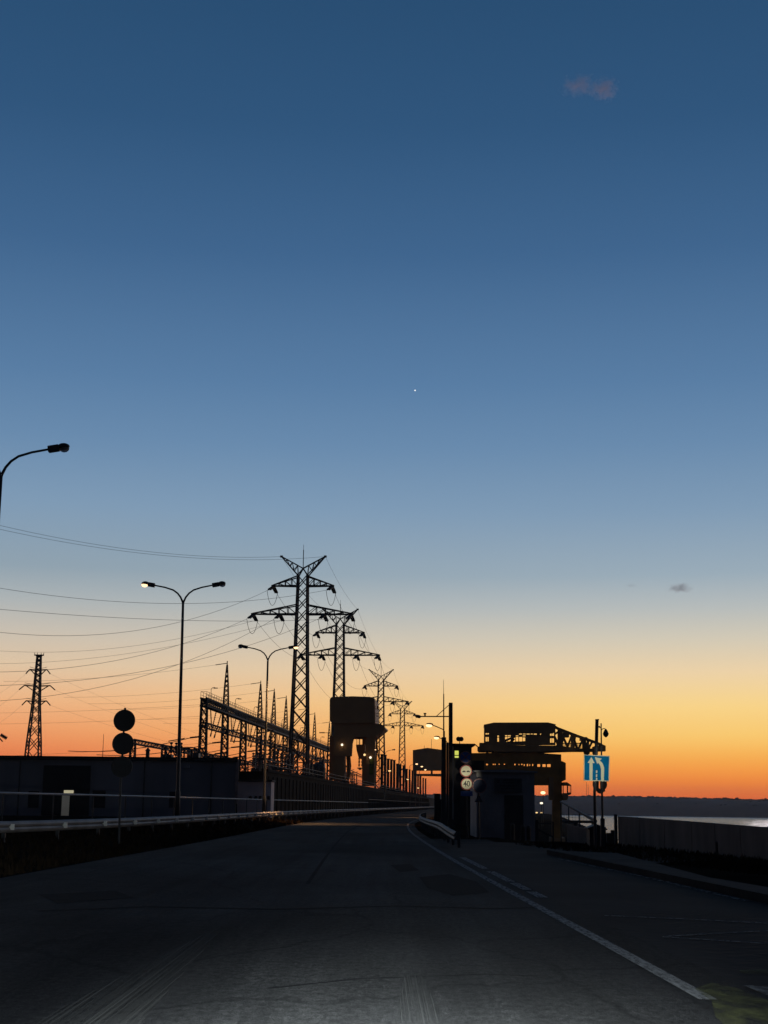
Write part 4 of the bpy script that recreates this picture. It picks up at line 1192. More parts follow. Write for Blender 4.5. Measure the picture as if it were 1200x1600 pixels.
for D in (1.9, 3.3):
    topc = [(640, 168), (684, 194), (800, 236), (900, 270), (985, 302), (1040, 330)]
    for a, c in zip(topc, topc[1:]): jb.bar(Q(*a, D), Q(*c, D), .26)
    jb.bar(Q(640, 356, D), Q(950, 356, D), .42)
    X = [684, 735, 780, 825, 870, 905, 940]
    def ty(x):
        for a, c in zip(topc, topc[1:]):
            if x <= c[0]: return lerp(a[1], c[1], (x - a[0]) / (c[0] - a[0]))
        return 330
    jb.bar(Q(684, 190, D), Q(684, 356, D), .55)
    jb.bar(Q(640, 230, D), Q(684, 200, D), .25); jb.bar(Q(640, 250, D), Q(684, 340, D), .25); jb.bar(Q(645, 350, D), Q(680, 280, D), .22)
    for i, (xa, xb) in enumerate(zip(X, X[1:])):
        if i % 2 == 0: jb.bar(Q(xa, ty(xa), D), Q(xb + 20 * (i == 0), 354, D), .2); jb.bar(Q(xa + 10, 354, D), Q(xb - 20, ty(xb - 20), D), .16)
        else: jb.bar(Q(xa, 354, D), Q(xb, ty(xb), D), .2)
        if xb in (780, 870, 905): jb.bar(Q(xb, ty(xb), D), Q(xb, 354, D), .22)
    jb.bar(Q(690, 300, D), Q(850, 300, D), .06); 
    for k in range(14): jb.bar(Q(695 + k * 14, 300, D), Q(695 + k * 14, 354, D), .05)
for x in X: jb.bar(Q(x, ty(x), 1.9), Q(x, ty(x), 3.3), .16); jb.bar(Q(x, 354, 1.9), Q(x, 354, 3.3), .16)
jb.prism([Q(940, 330, 1.8), Q(970, 318, 1.8), Q(1042, 330, 1.8), Q(1042, 364, 1.8), Q(950, 366, 1.8)], U * 1.7)
jib = jb.build('jib', M_CRANEH, c3)
for X_, Y_, r_ in ((888, 266, .27), (895, 372, .42), (960, 378, .34), (805, 245, .2)):
    pl_ = MB(); pl_.lathe([(.1, -.3), (r_, -.2), (r_ * .85, 0), (r_, .2), (.1, .3)], Q(X_, Y_, 2.5), U, 16); pl_.build('sheave', M_CRANEH, jib)
mw_ = MB(); mw_.box(Q(728, 238, 2.5), (.78, 1.5, .55)); mw_.box(Q(858, 270, 2.5), (.5, 1.5, .35)); mw_.build('jib_winch', M_CRANEH, jib)
sy_ = MB(); sy_.bar(Q(590, 150, 2), Q(720, 198, 2), .12); sy_.bar(Q(720, 198, 2), Q(985, 300, 2), .1); sy_.build('stay_rope', M_CRANEH, jib)
hr = MB()
for X_ in (952, 966): hr.bar(Q(X_ + 8, 366, 2.5), Q(X_ + 38, 612, 2.5), .1)
hr.build('hoist_rope', M_CRANEH, c3)
hb = MB()
lobe = [(946, 600), (1052, 600), (1056, 632), (1050, 652), (1040, 665), (1044, 676), (1020, 694), (1004, 700), (985, 692), (965, 668), (948, 648), (944, 630)]
hb.prism([Q(946, 600, 2.2), Q(990, 600, 2.2), Q(990, 655, 2.2), Q(1004, 664, 2.2), Q(1004, 700, 2.2), Q(985, 692, 2.2), Q(965, 668, 2.2), Q(948, 648, 2.2), Q(944, 630, 2.2)], U * .9)
hb.prism([Q(1052, 600, 2.2), Q(1056, 632, 2.2), Q(1050, 652, 2.2), Q(1038, 668, 2.2), Q(1042, 678, 2.2), Q(1020, 694, 2.2), Q(1004, 700, 2.2), Q(1004, 664, 2.2), Q(1003, 600, 2.2)], U * .9)
hb.build('hook_block', M_CRANEH, c3, bevel=.06)

# ------------------------------------------------------------------ guard tower, columns
GY = 100.0
a_, c_ = at(708.5, 1165, GY), at(737, 1165, GY)
gb = thing('guard_tower', 'dark two storey checkpoint hut with one yellow lit window behind the road signs', 'building', ((a_.x + c_.x) / 2, GY, 0))
w_ = MB(); w_.box(((a_.x + c_.x) / 2, GY + 2, a_.z / 2 - .1), (c_.x - a_.x, 4, a_.z + .2)); w_.build('wall', M_TOWER, gb)
r_ = MB(); r_.box(((a_.x + c_.x) / 2 + .05, GY + 2, a_.z + .07), (c_.x - a_.x + .35, 4.5, .14)); r_.bar((c_.x + .2, GY, a_.z + .12), (c_.x + .42, GY, a_.z - .06), .07); r_.build('roof', M_ROOF, gb)
p_, q_ = at(710.5, 1173, GY), at(716.5, 1184, GY)
w_ = MB(); w_.box(((p_.x + q_.x) / 2, GY - .02, (p_.z + q_.z) / 2), (q_.x - p_.x, .06, p_.z - q_.z)); win = w_.build('window', M_LITWIN, gb)
w_ = MB(); w_.box(((p_.x + q_.x) / 2, GY - .07, lerp(p_.z, q_.z, .66)), (q_.x - p_.x + .06, .05, .06)); w_.box((p_.x - .03, GY - .06, (p_.z + q_.z) / 2), (.05, .08, p_.z - q_.z + .08)); w_.box((q_.x + .03, GY - .06, (p_.z + q_.z) / 2), (.05, .08, p_.z - q_.z + .08)); w_.build('frame', M_DARK, win)
p_, q_ = at(738.5, 1188, GY + 1), at(757, 1188, GY + 1)
w_ = MB(); w_.box(((p_.x + q_.x) / 2, GY + 3.2, p_.z / 2), (q_.x - p_.x, 3.6, p_.z)); w_.build('side_wing', M_TOWER, gb)
w_ = MB(); w_.box((a_.x + (c_.x - a_.x) / 2, GY - .05, 2.4), (c_.x - a_.x - .06, .1, .12)); w_.build('storey_band', M_ROOF, gb)
w_ = MB(); w_.box((a_.x + .75, GY - .02, .95), (.8, .06, 1.9)); w_.build('door', M_DARK, gb)
sp = thing('loudspeaker_pair', 'twin round horn loudspeakers on a short mast over the checkpoint roof', 'loudspeaker', at(718, 1163, GY + 1))
q = at(718.2, 1163, GY + 1)
MB().bar(q, at(718.2, 1155, GY + 1), .05).build('mast', M_LAT, sp)
for dx in (-.09, .11):
    h_ = MB(); h_.lathe([(.13, -.16), (.17, -.1), (.05, .12), (.06, .2)], at(718.2, 1154.8, GY + 1) + Vector((dx, 0, 0)), (0, 1, 0), 14); h_.build('horn', M_BLACK, sp)

# tall square column with a camera bracket
KY = 100.0
def column(px0, px1, ytop, Y, label, name='concrete_column', group=None):
    a, c = at(px0, ytop, Y), at(px1, ytop, Y); x = (a.x + c.x) / 2; w = c.x - a.x
    zb = gh(x, Y) - .05
    t = thing(name, label, 'column', (x, Y, zb), 0, group)
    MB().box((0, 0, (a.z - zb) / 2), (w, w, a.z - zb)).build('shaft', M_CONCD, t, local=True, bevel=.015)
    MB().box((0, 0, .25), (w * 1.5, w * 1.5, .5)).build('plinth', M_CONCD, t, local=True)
    return t, x
kc, kx = column(701.2, 707.2, 1098, 92, 'tallest dark square column with a camera bracket reaching over the road')
br = MB(); a_, c_ = at(655, 1119.5, 92), at(701, 1119.5, 92)
br.bar(a_, c_, .07); br.bar(at(682, 1119, 92), at(701, 1102, 92), .045); arm = br.build('bracket_arm', M_LAMP, kc)
cm = MB(); cm.lathe([(.05, -.18), (.11, -.14), (.11, .1), (.06, .16)], at(653.5, 1119.5, 92), (1, -.3, -.2), 10); cm.build('camera', M_BLACK, arm)
cm = MB(); cm.box(at(664, 1116.8, 92), (.1, .1, .16)); cm.box(at(664, 1115, 92), (.18, .14, .08)); cm.build('sensor', M_BLACK, arm)
column(690, 697, 1152, 96, 'square column nearest the road, shorter than the tall one')
column(697.3, 700.9, 1160, 108, 'thin dark column squeezed between the two square columns')
an_ = thing('whip_antenna', 'thin stepped whip aerial rising from the shorter square column', 'aerial', at(693, 1152, 96))
m_ = MB(); m_.tube([at(693.3, 1152, 96), at(693.3, 1085, 96), at(693.2, 1084, 96), at(693, 1062, 96)], [.05, .035, .018, .01], 6); m_.build('rod', M_LAT, an_)
# dark shrubs or gate posts behind the guardrail
cg = MB()
gx = at(683, 1240, 104)
cg.box((gx.x, 104, gx.z / 2), (.42, .5, gx.z)); cg.box((gx.x + .25, 104.6, gx.z / 2 - .2), (.5, .5, gx.z - .4))
tag(cg.build('gate_post', M_DARK), 'dark low gate post at the bend, left of the square columns', 'post')

# ------------------------------------------------------------------ kiosk and signs on the right
SY = 62.0
a_, c_ = at(744.5, 1206.5, SY), at(835, 1206.5, SY)
zk = gh((a_.x + c_.x) / 2, SY) - .15
kx0 = (a_.x + c_.x) / 2
kk = thing('metal_shed', 'dark grey metal shed with a faded notice plate, beside the signposts', 'shed', (kx0, SY, zk))
w_ = MB(); w_.box((kx0, SY + 2.2, (a_.z + zk - .8) / 2), (c_.x - a_.x, 4.4, a_.z - zk + .8)); 
for k in range(12): w_.box((a_.x + .12 + k * (c_.x - a_.x - .24) / 11, SY - .006, (a_.z + zk - .8) / 2), (.05, .03, a_.z - zk + .6))
w_.build('wall', M_KIOSK, kk)
r_ = MB(); r_.prism([(a_.x - .1, SY - .15, a_.z), (c_.x + .12, SY - .15, a_.z), (c_.x + .12, SY - .15, a_.z + .06), (kx0, SY - .15, a_.z + .13), (a_.x - .1, SY - .15, a_.z + .08)], (0, 4.7, 0)); r_.build('roof', M_KIOSK, kk)
p_, q_ = at(772, 1216, SY), at(815.5, 1238, SY)
n_ = MB(); n_.box(((p_.x + q_.x) / 2, SY - .05, (p_.z + q_.z) / 2), (q_.x - p_.x, .05, p_.z - q_.z)); npl = n_.build('notice_plate', M_PLATE, kk)
n_ = MB()
for X, Y_, w2, h2 in ((778, 1221, 5, 4), (810, 1221, 5, 4), (794, 1219, 16, 2.2), (794, 1223, 18, 1.6), (794, 1228, 26, 1.6), (794, 1232, 22, 1.6)):
    q = at(X, Y_, SY); s = SY / F; n_.box((q.x, SY - .08, q.z), (w2 * s, .02, h2 * s))
n_.build('worn_lettering', M_LETTER, npl)
d_ = MB(); d_.box((c_.x - .9, SY - .03, zk + 1.0), (.8, .05, 1.9)); d_.build('door', M_TOWER, kk)
for i, (X, lb) in enumerate(((801, 'short dark bollard by the metal shed, standing alone'), (817, 'short dark bollard in front of the shed door, first of a close pair'), (826, 'short dark bollard at the shed corner, end of a close pair'))):
    q = at(X, 1308, SY - 2); m_ = MB(); zb = gh(q.x, SY - 2) - .05; m_.lathe([(.09, 0), (.09, .62), (.06, .7)], (q.x, SY - 2, zb), (0, 0, 1), 10)
    tag(m_.build('bollard', M_DARK), lb, 'bollard', 'bollards by the metal shed')

def sign_disc(t, c, r, face, ring, ringw=.16, name='round_sign'):
    b_ = MB(); b_.lathe([(r, 0), (r, .025)], c, (0, -1, 0), 32); o = b_.build(name, M_BACK, t)
    if ring: 
        b_ = MB(); b_.lathe([(r, 0), (r, .004)], c + Vector((0, -.025, 0)), (0, -1, 0), 32); b_.build('border', ring, o)
    b_ = MB(); b_.lathe([(r * (1 - ringw), 0), (r * (1 - ringw), .004)], c + Vector((0, -.029 if ring else -.025, 0)), (0, -1, 0), 32); b_.build('face', face, o)
    return o, c + Vector((0, -.033, 0))
S1 = 60.0
sb = at(730.5, 1290, S1)
s1 = thing('sign_post', 'signpost with three stacked round signs, the lowest reading 40', 'sign post', (sb.x, S1, 0))
MB().tube([(sb.x, S1 + .06, -.05), (at(728.5, 1172, S1).x, S1 + .06, at(728.5, 1173, S1).z)], .04, 8).build('pole', M_LAMP, s1)
r1 = 9.3 * S1 / F
o, f = sign_disc(s1, at(727.3, 1183.2, S1), r1, M_BLUED, M_REDD)
x_ = MB()
for sg in (-1, 1): x_.bar(f + Vector((-r1 * .6, -.004 if sg > 0 else -.008, -sg * r1 * .6)), f + Vector((r1 * .6, -.004 if sg > 0 else -.008, sg * r1 * .6)), .05, .05) if False else x_.prism([f + Vector((-r1 * .62, 0, -sg * r1 * .52)), f + Vector((-r1 * .52, 0, -sg * r1 * .62)), f + Vector((r1 * .62, 0, sg * r1 * .52)), f + Vector((r1 * .52, 0, sg * r1 * .62))], (0, -.004 if sg > 0 else -.007, 0))
x_.build('cross', M_REDD, o)
o, f = sign_disc(s1, at(728.2, 1204.6, S1), r1, M_WHITE, M_RED)
s = S1 / F
for X in (725.0, 731.4):
    c_ = at(X, 1205.2, S1); c_.y = f.y; k = MB()
    k.prism([c_ + Vector((dx * s, 0, dz * s)) for dx, dz in ((-2.5, -1), (2.5, -1), (2.5, .2), (1.6, .3), (1.0, 1.0), (-1.1, 1.0), (-1.7, .3), (-2.5, .1))], (0, -.004, 0))
    for dx in (-1.5, 1.5): k.lathe([(.6 * s, 0), (.6 * s, .004)], c_ + Vector((dx * s, 0, -1.0 * s)), (0, -1, 0), 10)
    k.build('car_symbol', M_BLACK, o)
o, f = sign_disc(s1, at(729.3, 1225.0, S1), r1, M_WHITE, M_RED)
cu = bpy.data.curves.new('digits', 'FONT'); cu.body = '40'; cu.size = 1; cu.align_x = 'CENTER'; cu.align_y = 'CENTER'; cu.extrude = .005; cu.offset = .02
tmp = bpy.data.objects.new('digits', cu); COL.objects.link(tmp)
dg = bpy.context.evaluated_depsgraph_get(); me = bpy.data.meshes.new_from_object(tmp.evaluated_get(dg)); bpy.data.objects.remove(tmp)
k = MB(); sc_ = r1 * 1.28
k.add([(f.x + v.co.x * sc_ * .86, f.y - .002 + v.co.z * .5, f.z + v.co.y * sc_) for v in me.vertices], [tuple(p.vertices) for p in me.polygons])
k.build('digits', M_BLACK, o)
bt = MB(); q = at(729.2, 1240, S1); bt.box((q.x, S1, q.z), (.5, .02, .2)); bt.build('lower_plate', M_BLUED, s1)

S2 = 57.0
sb = at(749, 1304, S2)
s2 = thing('sign_post', 'signpost with one round red rimmed dull sign over a small triangle', 'sign post', (sb.x, S2, gh(sb.x, S2)))
MB().tube([(sb.x, S2 + .05, gh(sb.x, S2) - .05), (at(748, 1216, S2).x, S2 + .05, at(748, 1218, S2).z)], .032, 8).build('pole', M_LAMP, s2)
o, f = sign_disc(s2, at(749.2, 1228, S2), 11.2 * S2 / F, M_FACE, M_REDD, .14)
t_ = MB(); q = [at(748, 1240.5, S2), at(754, 1253, S2), at(741.5, 1253, S2)]; t_.prism(q, (0, .03, 0)); tri = t_.build('triangle_sign', M_BACK, s2)
t_ = MB(); t_.prism([at(748, 1243.5, S2 - .01), at(752, 1251.5, S2 - .01), at(743.5, 1251.5, S2 - .01)], (0, .006, 0)); t_.build('face', M_FACE, tri)

# blue lane sign
S3 = 45.0
def z7(X, Y): return (880 + X / 6.96, 1110 + Y / 6.96)
def W7(X, Y, dy=0.0): 
    v = at(*z7(X, Y), S3); return Vector((v.x, S3 + dy, v.z))
pb = at(931, 1325, S3)
s3 = thing('lane_sign', 'blue square sign with two white lane arrows on a tall pole', 'road sign', (pb.x, S3, 0))
MB().tube([(pb.x, S3 + .08, -.05), W7(345, 900, .08), W7(362, 480, .08), W7(372, 95, .08)], [.05, .045, .055, .055], 10).build('pole', M_LAMP, s3)
MB().tube([W7(352, 100, .08), W7(394, 98, .08)], .02, 6).build('crosspin', M_LAMP, s3)
p_ = MB(); pan = [W7(225, 480), W7(508, 494), W7(500, 774), W7(222, 764)]
p_.prism(pan, (0, .03, 0)); pn = p_.build('panel', M_WHITE, s3)
def inset(k): 
    c = sum(pan, Vector()) / 4; return [v + (c - v).normalized() * k for v in pan]
p_ = MB(); p_.prism([v + Vector((0, -.004, 0)) for v in inset(.035)], (0, .003, 0)); p_.build('blue_face', M_BLUE, pn)
p_ = MB(); p_.prism([W7(*c, -.01) for c in ((284, 758), (286, 572), (264, 570), (306, 508), (341, 574), (320, 573), (318, 759))], (0, .005, 0)); p_.build('straight_arrow', M_WHITE, pn)
p_ = MB(); p_.prism([W7(*c, -.01) for c in ((410, 763), (411, 640), (406, 612), (392, 585), (378, 569), (369, 583), (345, 508), (420, 524), (398, 546), (418, 563), (434, 588), (444, 620), (445, 650), (441, 764))], (0, .005, 0)); p_.build('bent_arrow', M_WHITE, pn)
p_ = MB()
for y0 in (652, 694, 733): p_.prism([W7(*c, -.01) for c in ((356, y0), (370, y0), (369, y0 + 30), (355, y0 + 30))], (0, .005, 0))
p_.build('dashed_line', M_WHITE, pn)
# second pole with the hanging lantern
S4 = 46.5
pb = at(941, 1325, S4)
def W8(X, Y): return at(*z7(X, Y), S4)
s4 = thing('lantern_post', 'thin lamp post with a small hanging unlit lantern behind the blue sign', 'lamp post', (pb.x, S4, 0))
MB().tube([(pb.x, S4, -.05), W8(428, 1180), W8(426, 1170), W8(422, 900), W8(416, 480), W8(412, 140)], [.075, .075, .04, .035, .026, .02], 8).build('pole', M_LAMP, s4)
a_ = MB(); a_.tube([W8(413, 215), W8(430, 200), W8(448, 196), W8(460, 205), W8(462, 215)], .014, 6); a_.bar(W8(385, 180), W8(413, 190), .03); a_.bar(W8(385, 178), W8(400, 178), .05); a_.build('arm', M_LAMP, s4)
a_ = MB(); a_.lathe([(.02, .1), (.06, .04), (.10, -.06), (.07, -.13), (.02, -.17)], W8(463, 235), (0, 0, 1), 12); a_.build('lantern', M_BLACK, s4)

# cabinet and bits behind the sign
cb = thing('switch_cabinet', 'dark roofed cabinet at the foot of the blue sign poles', 'cabinet', (at(934, 1326, 48).x, 48, 0))
q0, q1 = at(921.5, 1292, 48), at(947, 1292, 48)
MB().box(((q0.x + q1.x) / 2, 48.4, q0.z / 2 - .1), (q1.x - q0.x, .7, q0.z + .2)).build('body', M_DARK, cb)
m_ = MB(); m_.prism([at(919, 1293.5, 47.9), at(934, 1288, 47.9), at(949, 1295, 47.9), at(949, 1297, 47.9), at(919, 1296, 47.9)], (0, .9, 0)); m_.build('roof', M_DARK, cb)
lw = MB(); a_, c_ = at(885.5, 1288, 55), at(919, 1295.5, 53)
lw.prism([(a_.x, a_.y, -.9), (c_.x, c_.y, -.9), (c_.x, c_.y, c_.z), (a_.x, a_.y, a_.z)], (.05, .3, 0))
lw.prism([(c_.x, c_.y, -.9), (at(921, 1296, 52).x, 52, -.9), (at(921, 1296, 52).x, 52, c_.z - .02), (c_.x, c_.y, c_.z - .02)], (.05, .3, 0))
tag(lw.build('block_wall', M_CONC), 'short sloping concrete wall left of the dark cabinet', 'wall')
lw = MB(); a_, c_ = at(948, 1297, 50.5), at(963, 1297, 50.5)
lw.prism([(a_.x, 50.5, -.3), (c_.x, 50.5, -.3), (c_.x, 50.5, c_.z), (a_.x + .17, 50.5, a_.z), (a_.x + .17, 50.5, a_.z - .1), (a_.x, 50.5, a_.z - .1)], (0, .25, 0))
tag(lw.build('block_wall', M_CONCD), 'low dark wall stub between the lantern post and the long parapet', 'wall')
pb_ = thing('pipe_barrier', 'dark pipe barrier by the shed corner in front of the quay', 'barrier', (at(838, 1320, 60).x, 60, -.3))
m_ = MB(); m_.bar(Vector((at(838.5, 1320, 60).x, 60, -.7)), at(838.5, 1281, 60), .12); m_.bar(at(841, 1296, 60), at(864, 1308, 60), .06); m_.bar(at(838, 1286, 60), at(862, 1287, 60), .05); m_.bar(Vector((at(864, 1300, 60).x, 60, -.8)), at(864, 1284, 60), .06); m_.build('rails', M_DARK, pb_)
st = MB(); p_, q_ = at(876, 1252.5, 120), at(931, 1283, 70); st.bar(p_, q_, .12); 
for f in (0, .33, .66, 1): 
    v = p_.lerp(q_, f); st.bar(v, Vector((v.x, v.y, -3.7)), .07)
tag(st.build('stair_handrail', M_LAT), 'sloping handrail running down from the ochre crane leg to the blue sign', 'handrail')

# jetty over the water
JY = 330.0
jt = thing('jetty', 'narrow dark jetty with thin railing standing in the river beyond the crane', 'jetty', at(905, 1285, JY))
a_, c_ = at(868, 1281.5, JY), at(930, 1282.5, JY)
m_ = MB(); m_.box(((a_.x + c_.x) / 2, JY, a_.z - .3), (c_.x - a_.x, 3, .6)); m_.build('deck', M_CONCD, jt)
m_ = MB()
for f in [i / 14 for i in range(15)]: m_.bar(a_.lerp(c_, f), a_.lerp(c_, f) + Vector((0, 0, 1.3)), .06)
for dz in (.6, 1.3): m_.bar(a_ + Vector((0, 0, dz)), c_ + Vector((0, 0, dz)), .06)
m_.build('railing', M_LAT, jt)
for f in (.1, .5, .95):
    v = a_.lerp(c_, f); MB().tube([(v.x, JY, v.z - .5), (v.x, JY, -19.5)], .4, 8).build('pile', M_CONCD, jt)

# small lights across the quay and water
def small_light(px, py, Y, mt, label, r=.3, zb=None):
    e = at(px, py, Y); zb = gh(e.x, Y) if zb is None else zb
    t = thing('quay_light', label, 'lamp', (e.x, Y, zb), 0, 'small lights beyond the shed')
    MB().tube([(0, 0, 0), (0, 0, e.z - zb)], .07, 6).build('pole', M_LAMP, t, local=True)
    m_ = MB(); m_.sphere((0, 0, e.z - zb + r * .5), r, 8, (1.1, .8, .7)); m_.build('lamp', mt, t, True, True)
small_light(848.5, 1240.5, 360, M_LIT, 'brightest white light low under the ochre crane girder', .55)
small_light(846, 1256, 330, M_LITW, 'smaller white light just under the brightest one', .32)
small_light(838.5, 1270.5, 330, M_LITS, 'dim light low beside the shed corner', .22)
small_light(846, 1270.5, 345, M_LITS, 'dim light at the waterline under the crane girder', .2)
for px, lb in ((916.5, 'taller thin mast on the far ridge'), (919, 'shorter thin mast on the far ridge')):
    q = at(px, 1244, 3700); e = at(px, 1222 if px < 918 else 1226, 3700)
    tag(MB().tube([q - Vector((0, 0, 10)), e], [.6, .4], 5).build('radio_mast', M_LAT), lb, 'mast', 'radio masts on the far ridge')

# ------------------------------------------------------------------ parapet wall on the right
pw_ = thing('parapet_wall', 'long low concrete parapet between the grass bank and the river', 'wall', (9.5, 42, 0))
pts = [at(965, 1275.5, 50), at(1080, 1284, 42.5), at(1200, 1293.5, 37), Vector((13.0, 20, .72)), Vector((15.5, 8, .65))]
for i, (a, c) in enumerate(zip(pts, pts[1:])):
    n_ = 3 if i < 2 else 6
    for k in range(n_):
        p_, q_ = a.lerp(c, k / n_ + .003), a.lerp(c, (k + 1) / n_ - .003)
        m_ = MB(); m_.prism([(p_.x, p_.y, -.4), (q_.x, q_.y, -.4), (q_.x, q_.y, q_.z), (p_.x, p_.y, p_.z)], (.28, .12, 0)); m_.build('panel', M_CONC, pw_)
m_ = MB(); a = pts[0]; m_.box((a.x - .06, a.y + .06, .42), (.09, .2, 1.25)); m_.build('end_post', M_CONCD, pw_)
q = at(1120, 1328, 38.5); m_ = MB(); m_.lathe([(.035, 0), (.035, .3), (.02, .34)], (q.x, q.y, q.z - .12), (0, 0, 1), 8)
tag(m_.build('marker_peg', M_DARK), 'small dark peg in the grass at the parapet foot', 'peg')

# ------------------------------------------------------------------ guardrails
def guardrail(path, label, refl, post_step, zt=.75, side=1, mt=None):
    """path: plan points from near to far"""
    path = [Vector(p) for p in path]
    t = thing('guardrail', label, 'guardrail', (path[0].x, path[0].y, 0), 0)
    prof = [(0, .31), (.05, .27), (.075, .22), (.05, .17), (.01, .155), (.05, .14), (.075, .09), (.05, .04), (0, 0)]
    m_ = MB(); v_ = []
    for i, p in enumerate(path):
        d = path[min(i + 1, len(path) - 1)] - path[max(i - 1, 0)]; d.z = 0; d.normalize()
        s = Vector((d.y, -d.x, 0)) * side
        for o_, z in prof: v_.append(p + s * o_ + Vector((0, 0, zt - .31 + z)))
        for o_, z in reversed(prof): v_.append(p + s * (o_ - .012) + Vector((0, 0, zt - .31 + z)))
    n_ = len(prof) * 2
    m_.add(v_, [(i * n_ + k, i * n_ + (k + 1) % n_, (i + 1) * n_ + (k + 1) % n_, (i + 1) * n_ + k) for i in range(len(path) - 1) for k in range(n_)])
    m_.build('beam', mt or M_RAILG, t)
    acc = 0; nxt = .5; cnt = 0
    for p, q in zip(path, path[1:]):
        L_ = (q - p).length
        while nxt < acc + L_ and cnt < 90:
            c = p.lerp(q, (nxt - acc) / L_); d = (q - p).normalized(); s = Vector((d.y, -d.x, 0)) * side
            z0 = gh(c.x, c.y) - .1 - c.z; a3 = (s, d, Vector((0, 0, 1)))
            b_ = MB(); b_.box(c - s * .12 + Vector((0, 0, (zt - .04 + z0 - 0) / 2)), (.1, .07, zt - .04 - z0), a3); b_.box(c - s * .035 + Vector((0, 0, zt - .16)), (.07, .1, .2), a3)
            po = b_.build('post', M_STEEL, t)
            if refl and cnt % 1 == 0:
                b_ = MB(); b_.box(c + s * .09 + Vector((0, 0, zt - .155)), (.16, .02, .16), a3); b_.build('reflector', M_REFL, po)
            cnt += 1; nxt += post_step * (1 if c.y < 160 else 3)
        acc += L_
    return t
def ipath(pts, step=3):
    sp_ = smooth_curve(sorted((p[1], p[0]) for p in pts))
    out = []; y = sp_[0][0]
    while y < sp_[-1][0]:
        out.append((curve(sp_, y), y, 0)); y += step if y < 160 else 12
    return out
LR = [(-17.0, 16), (-13.0, 26), (-10.4, 38), (-9.0, 49), (-8.35, 64), (-7.9, 80), (-7.3, 100), (-5.4, 140), (-2.2, 190), (4.6, 300), (17.5, 500), (30, 690)]
guardrail(ipath(LR), 'long galvanised guardrail with white reflectors along the outer road edge', True, 4.0)
RR = [(2.35, 45), (2.28, 52), (2.3, 60), (2.25, 72), (2.35, 85), (2.75, 100), (3.2, 115), (4.2, 135)]
guardrail([(x, y, -.16 * (1 - sm(43, 56, y))) for x, y, z in ipath(RR)], 'short guardrail at the bend below the square columns', False, 3.0, .64, -1, mat('dull_guardrail_steel', (.10, .095, .09), .6, 0, 1.2, .4, .1))

# pale single pipe railing behind the left guardrail
pr = thing('pipe_railing', 'pale single pipe railing on thin posts behind the long guardrail', 'railing', (-14, 80, 0))
RP = smooth_curve([(30, -24.5), (45, -19.6), (60, -16.6), (78, -14.4), (100, -12.7), (130, -10.9), (165, -8.6), (230, -4.4), (400, 6.6), (560, 16.9)])
m_ = MB(); pts = []; y = 30
while y < 560: pts.append((curve(RP, y), y, 1.62)); y += 4
m_.tube(pts, .055, 6); m_.build('top_rail', M_RAILW, pr)
y = 32; 
while y < 300:
    MB().tube([(curve(RP, y), y, -.1), (curve(RP, y), y, 1.6)], .035, 6).build('post', M_STEEL, pr); y += 6 if y < 170 else 14

# ------------------------------------------------------------------ signs seen from behind on the left
S5 = 43.0
b0 = at(186, 1314, S5)
s5 = thing('sign_post', 'pole with three round signs seen dark from behind, on the verge', 'sign post', (b0.x, S5, 0))
def V5(x, y): return at(x, y, S5)
MB().tube([(b0.x, S5, gh(b0.x, S5) - .05), V5(188.5, 1225), V5(195.5, 1106)], .033, 8).build('pole', M_STEEL, s5)
for x, y, r_ in ((194.8, 1126, 16.8), (192.8, 1162, 16.8), (190.8, 1198, 16.2)):
    c = V5(x, y); m_ = MB(); m_.lathe([(r_ * S5 / F, 0), (r_ * S5 / F, .02), (r_ * S5 / F * .96, .03)], c + Vector((0, -.065, 0)), (0, 1, 0), 36); ds = m_.build('round_sign', M_BACK, s5)
    m_ = MB()
    for dz in (-.12, .12): m_.box(c + Vector((0, -.045, dz)), (.45, .02, .04))
    m_.build('clamp_bar', M_STEEL, ds)

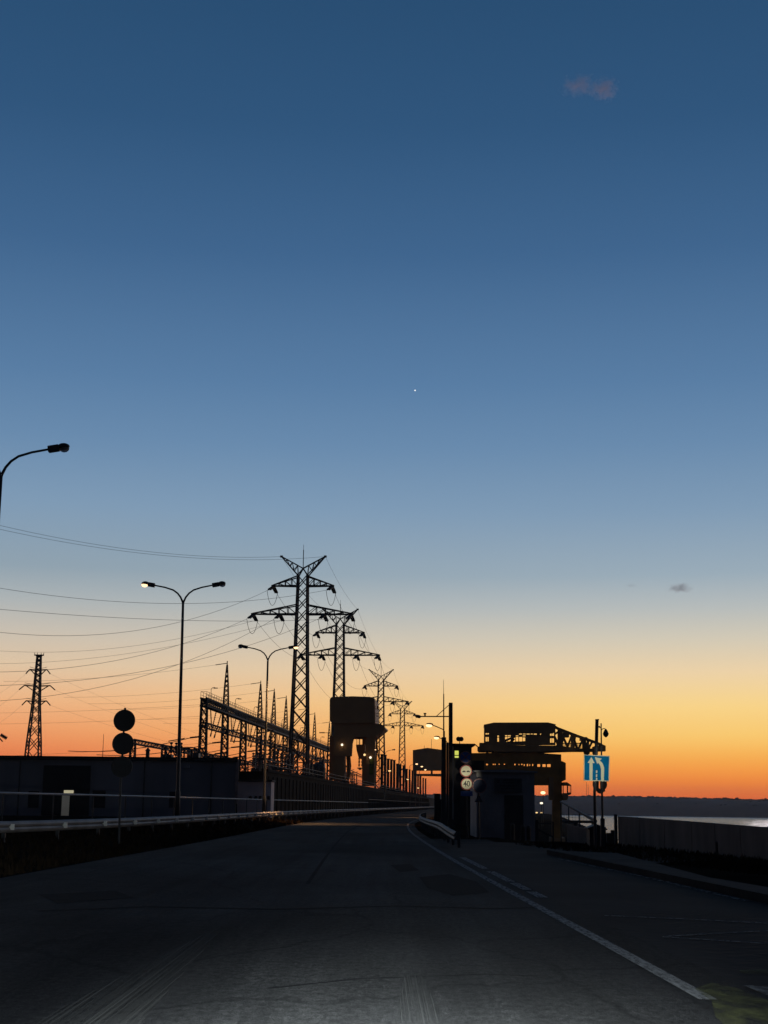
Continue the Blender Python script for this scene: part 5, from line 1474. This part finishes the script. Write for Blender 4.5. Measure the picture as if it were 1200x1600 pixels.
# ------------------------------------------------------------------ evening star and clouds
e = at(648.5, 610, 9000); m_ = MB(); m_.sphere(e, 4.2, 10); tag(m_.build('evening_star', M_PLANET, None, True), 'tiny bright evening star alone in the blue sky', 'planet')
def cloud(px, py, Y, w_px, h_px, dens, label, col, seedv):
    s = Y / F; c = at(px, py, Y)
    m_ = MB(); m_.sphere((0, 0, 0), 1, 16)
    vs_ = [Vector((v.x * w_px * s / 2, v.y * w_px * s / 2, v.z * h_px * s / 2)) for v in m_.v]; m_.v = vs_
    mt = bpy.data.materials.new('thin_cloud'); n, l = nt(mt); n.remove(n['Principled BSDF'])
    out = n['Material Output']
    vol = n.new('ShaderNodeVolumePrincipled'); vol.inputs['Color'].default_value = col + (1,)
    vol.inputs['Anisotropy'].default_value = .75
    t_ = n.new('ShaderNodeTexCoord'); z_ = n.new('ShaderNodeTexNoise'); z_.inputs['Scale'].default_value = 1.0 / (w_px * s * .16); z_.inputs['Detail'].default_value = 5
    z_.noise_dimensions = '4D'; z_.inputs['W'].default_value = seedv
    l.new(t_.outputs['Object'], z_.inputs['Vector'])
    ln = n.new('ShaderNodeVectorMath'); ln.operation = 'DIVIDE'; ln.inputs[1].default_value = (w_px * s / 2, w_px * s / 2, h_px * s / 2)
    l.new(t_.outputs['Object'], ln.inputs[0])
    le = n.new('ShaderNodeVectorMath'); le.operation = 'LENGTH'; l.new(ln.outputs[0], le.inputs[0])
    sb_ = n.new('ShaderNodeMath'); sb_.operation = 'MULTIPLY_ADD'; l.new(le.outputs['Value'], sb_.inputs[0]); sb_.inputs[1].default_value = -.42; l.new(z_.outputs['Fac'], sb_.inputs[2])
    mr = n.new('ShaderNodeMapRange'); mr.inputs['From Min'].default_value = .19; mr.inputs['From Max'].default_value = .44; mr.inputs['To Max'].default_value = dens
    l.new(sb_.outputs[0], mr.inputs['Value']); l.new(mr.outputs['Result'], vol.inputs['Density'])
    l.new(vol.outputs[0], out.inputs['Volume'])
    o = m_.build('cloud', mt, None, True, True); o.location = c
    tag(o, label, 'cloud'); o['kind'] = 'stuff'
cloud(945, 139, 3000, 58, 46, .024, 'thicker end of the thin pinkish cloud wisp high in the blue sky', (.88, .95, 1), 1.3)
cloud(906, 134, 3000, 80, 30, .018, 'thin tail of the pinkish cloud wisp high in the blue sky', (.88, .95, 1), 4.3)
cloud(986, 915, 3000, 26, 8, .012, 'faintest tiny wisp beside the small grey cloud low above the river', (.35, .4, .45), 3.3)
cloud(1063, 919, 3000, 50, 18, .03, 'small grey cloud wisp low above the river', (.35, .4, .45), 2.1)

# ------------------------------------------------------------------ evening air
hz = MB(); hz.box((1700, 2400, 21), (9200, 5800, 92))
mt = bpy.data.materials.new('evening_air'); n, l = nt(mt); n.remove(n['Principled BSDF'])
vol = n.new('ShaderNodeVolumePrincipled'); vol.inputs['Color'].default_value = (.95, .93, .92, 1); vol.inputs['Density'].default_value = .00008; vol.inputs['Anisotropy'].default_value = .3
l.new(vol.outputs[0], n['Material Output'].inputs['Volume'])
o = hz.build('haze', mt); tag(o, 'thin evening haze over the dam and river', 'haze', kind='stuff')
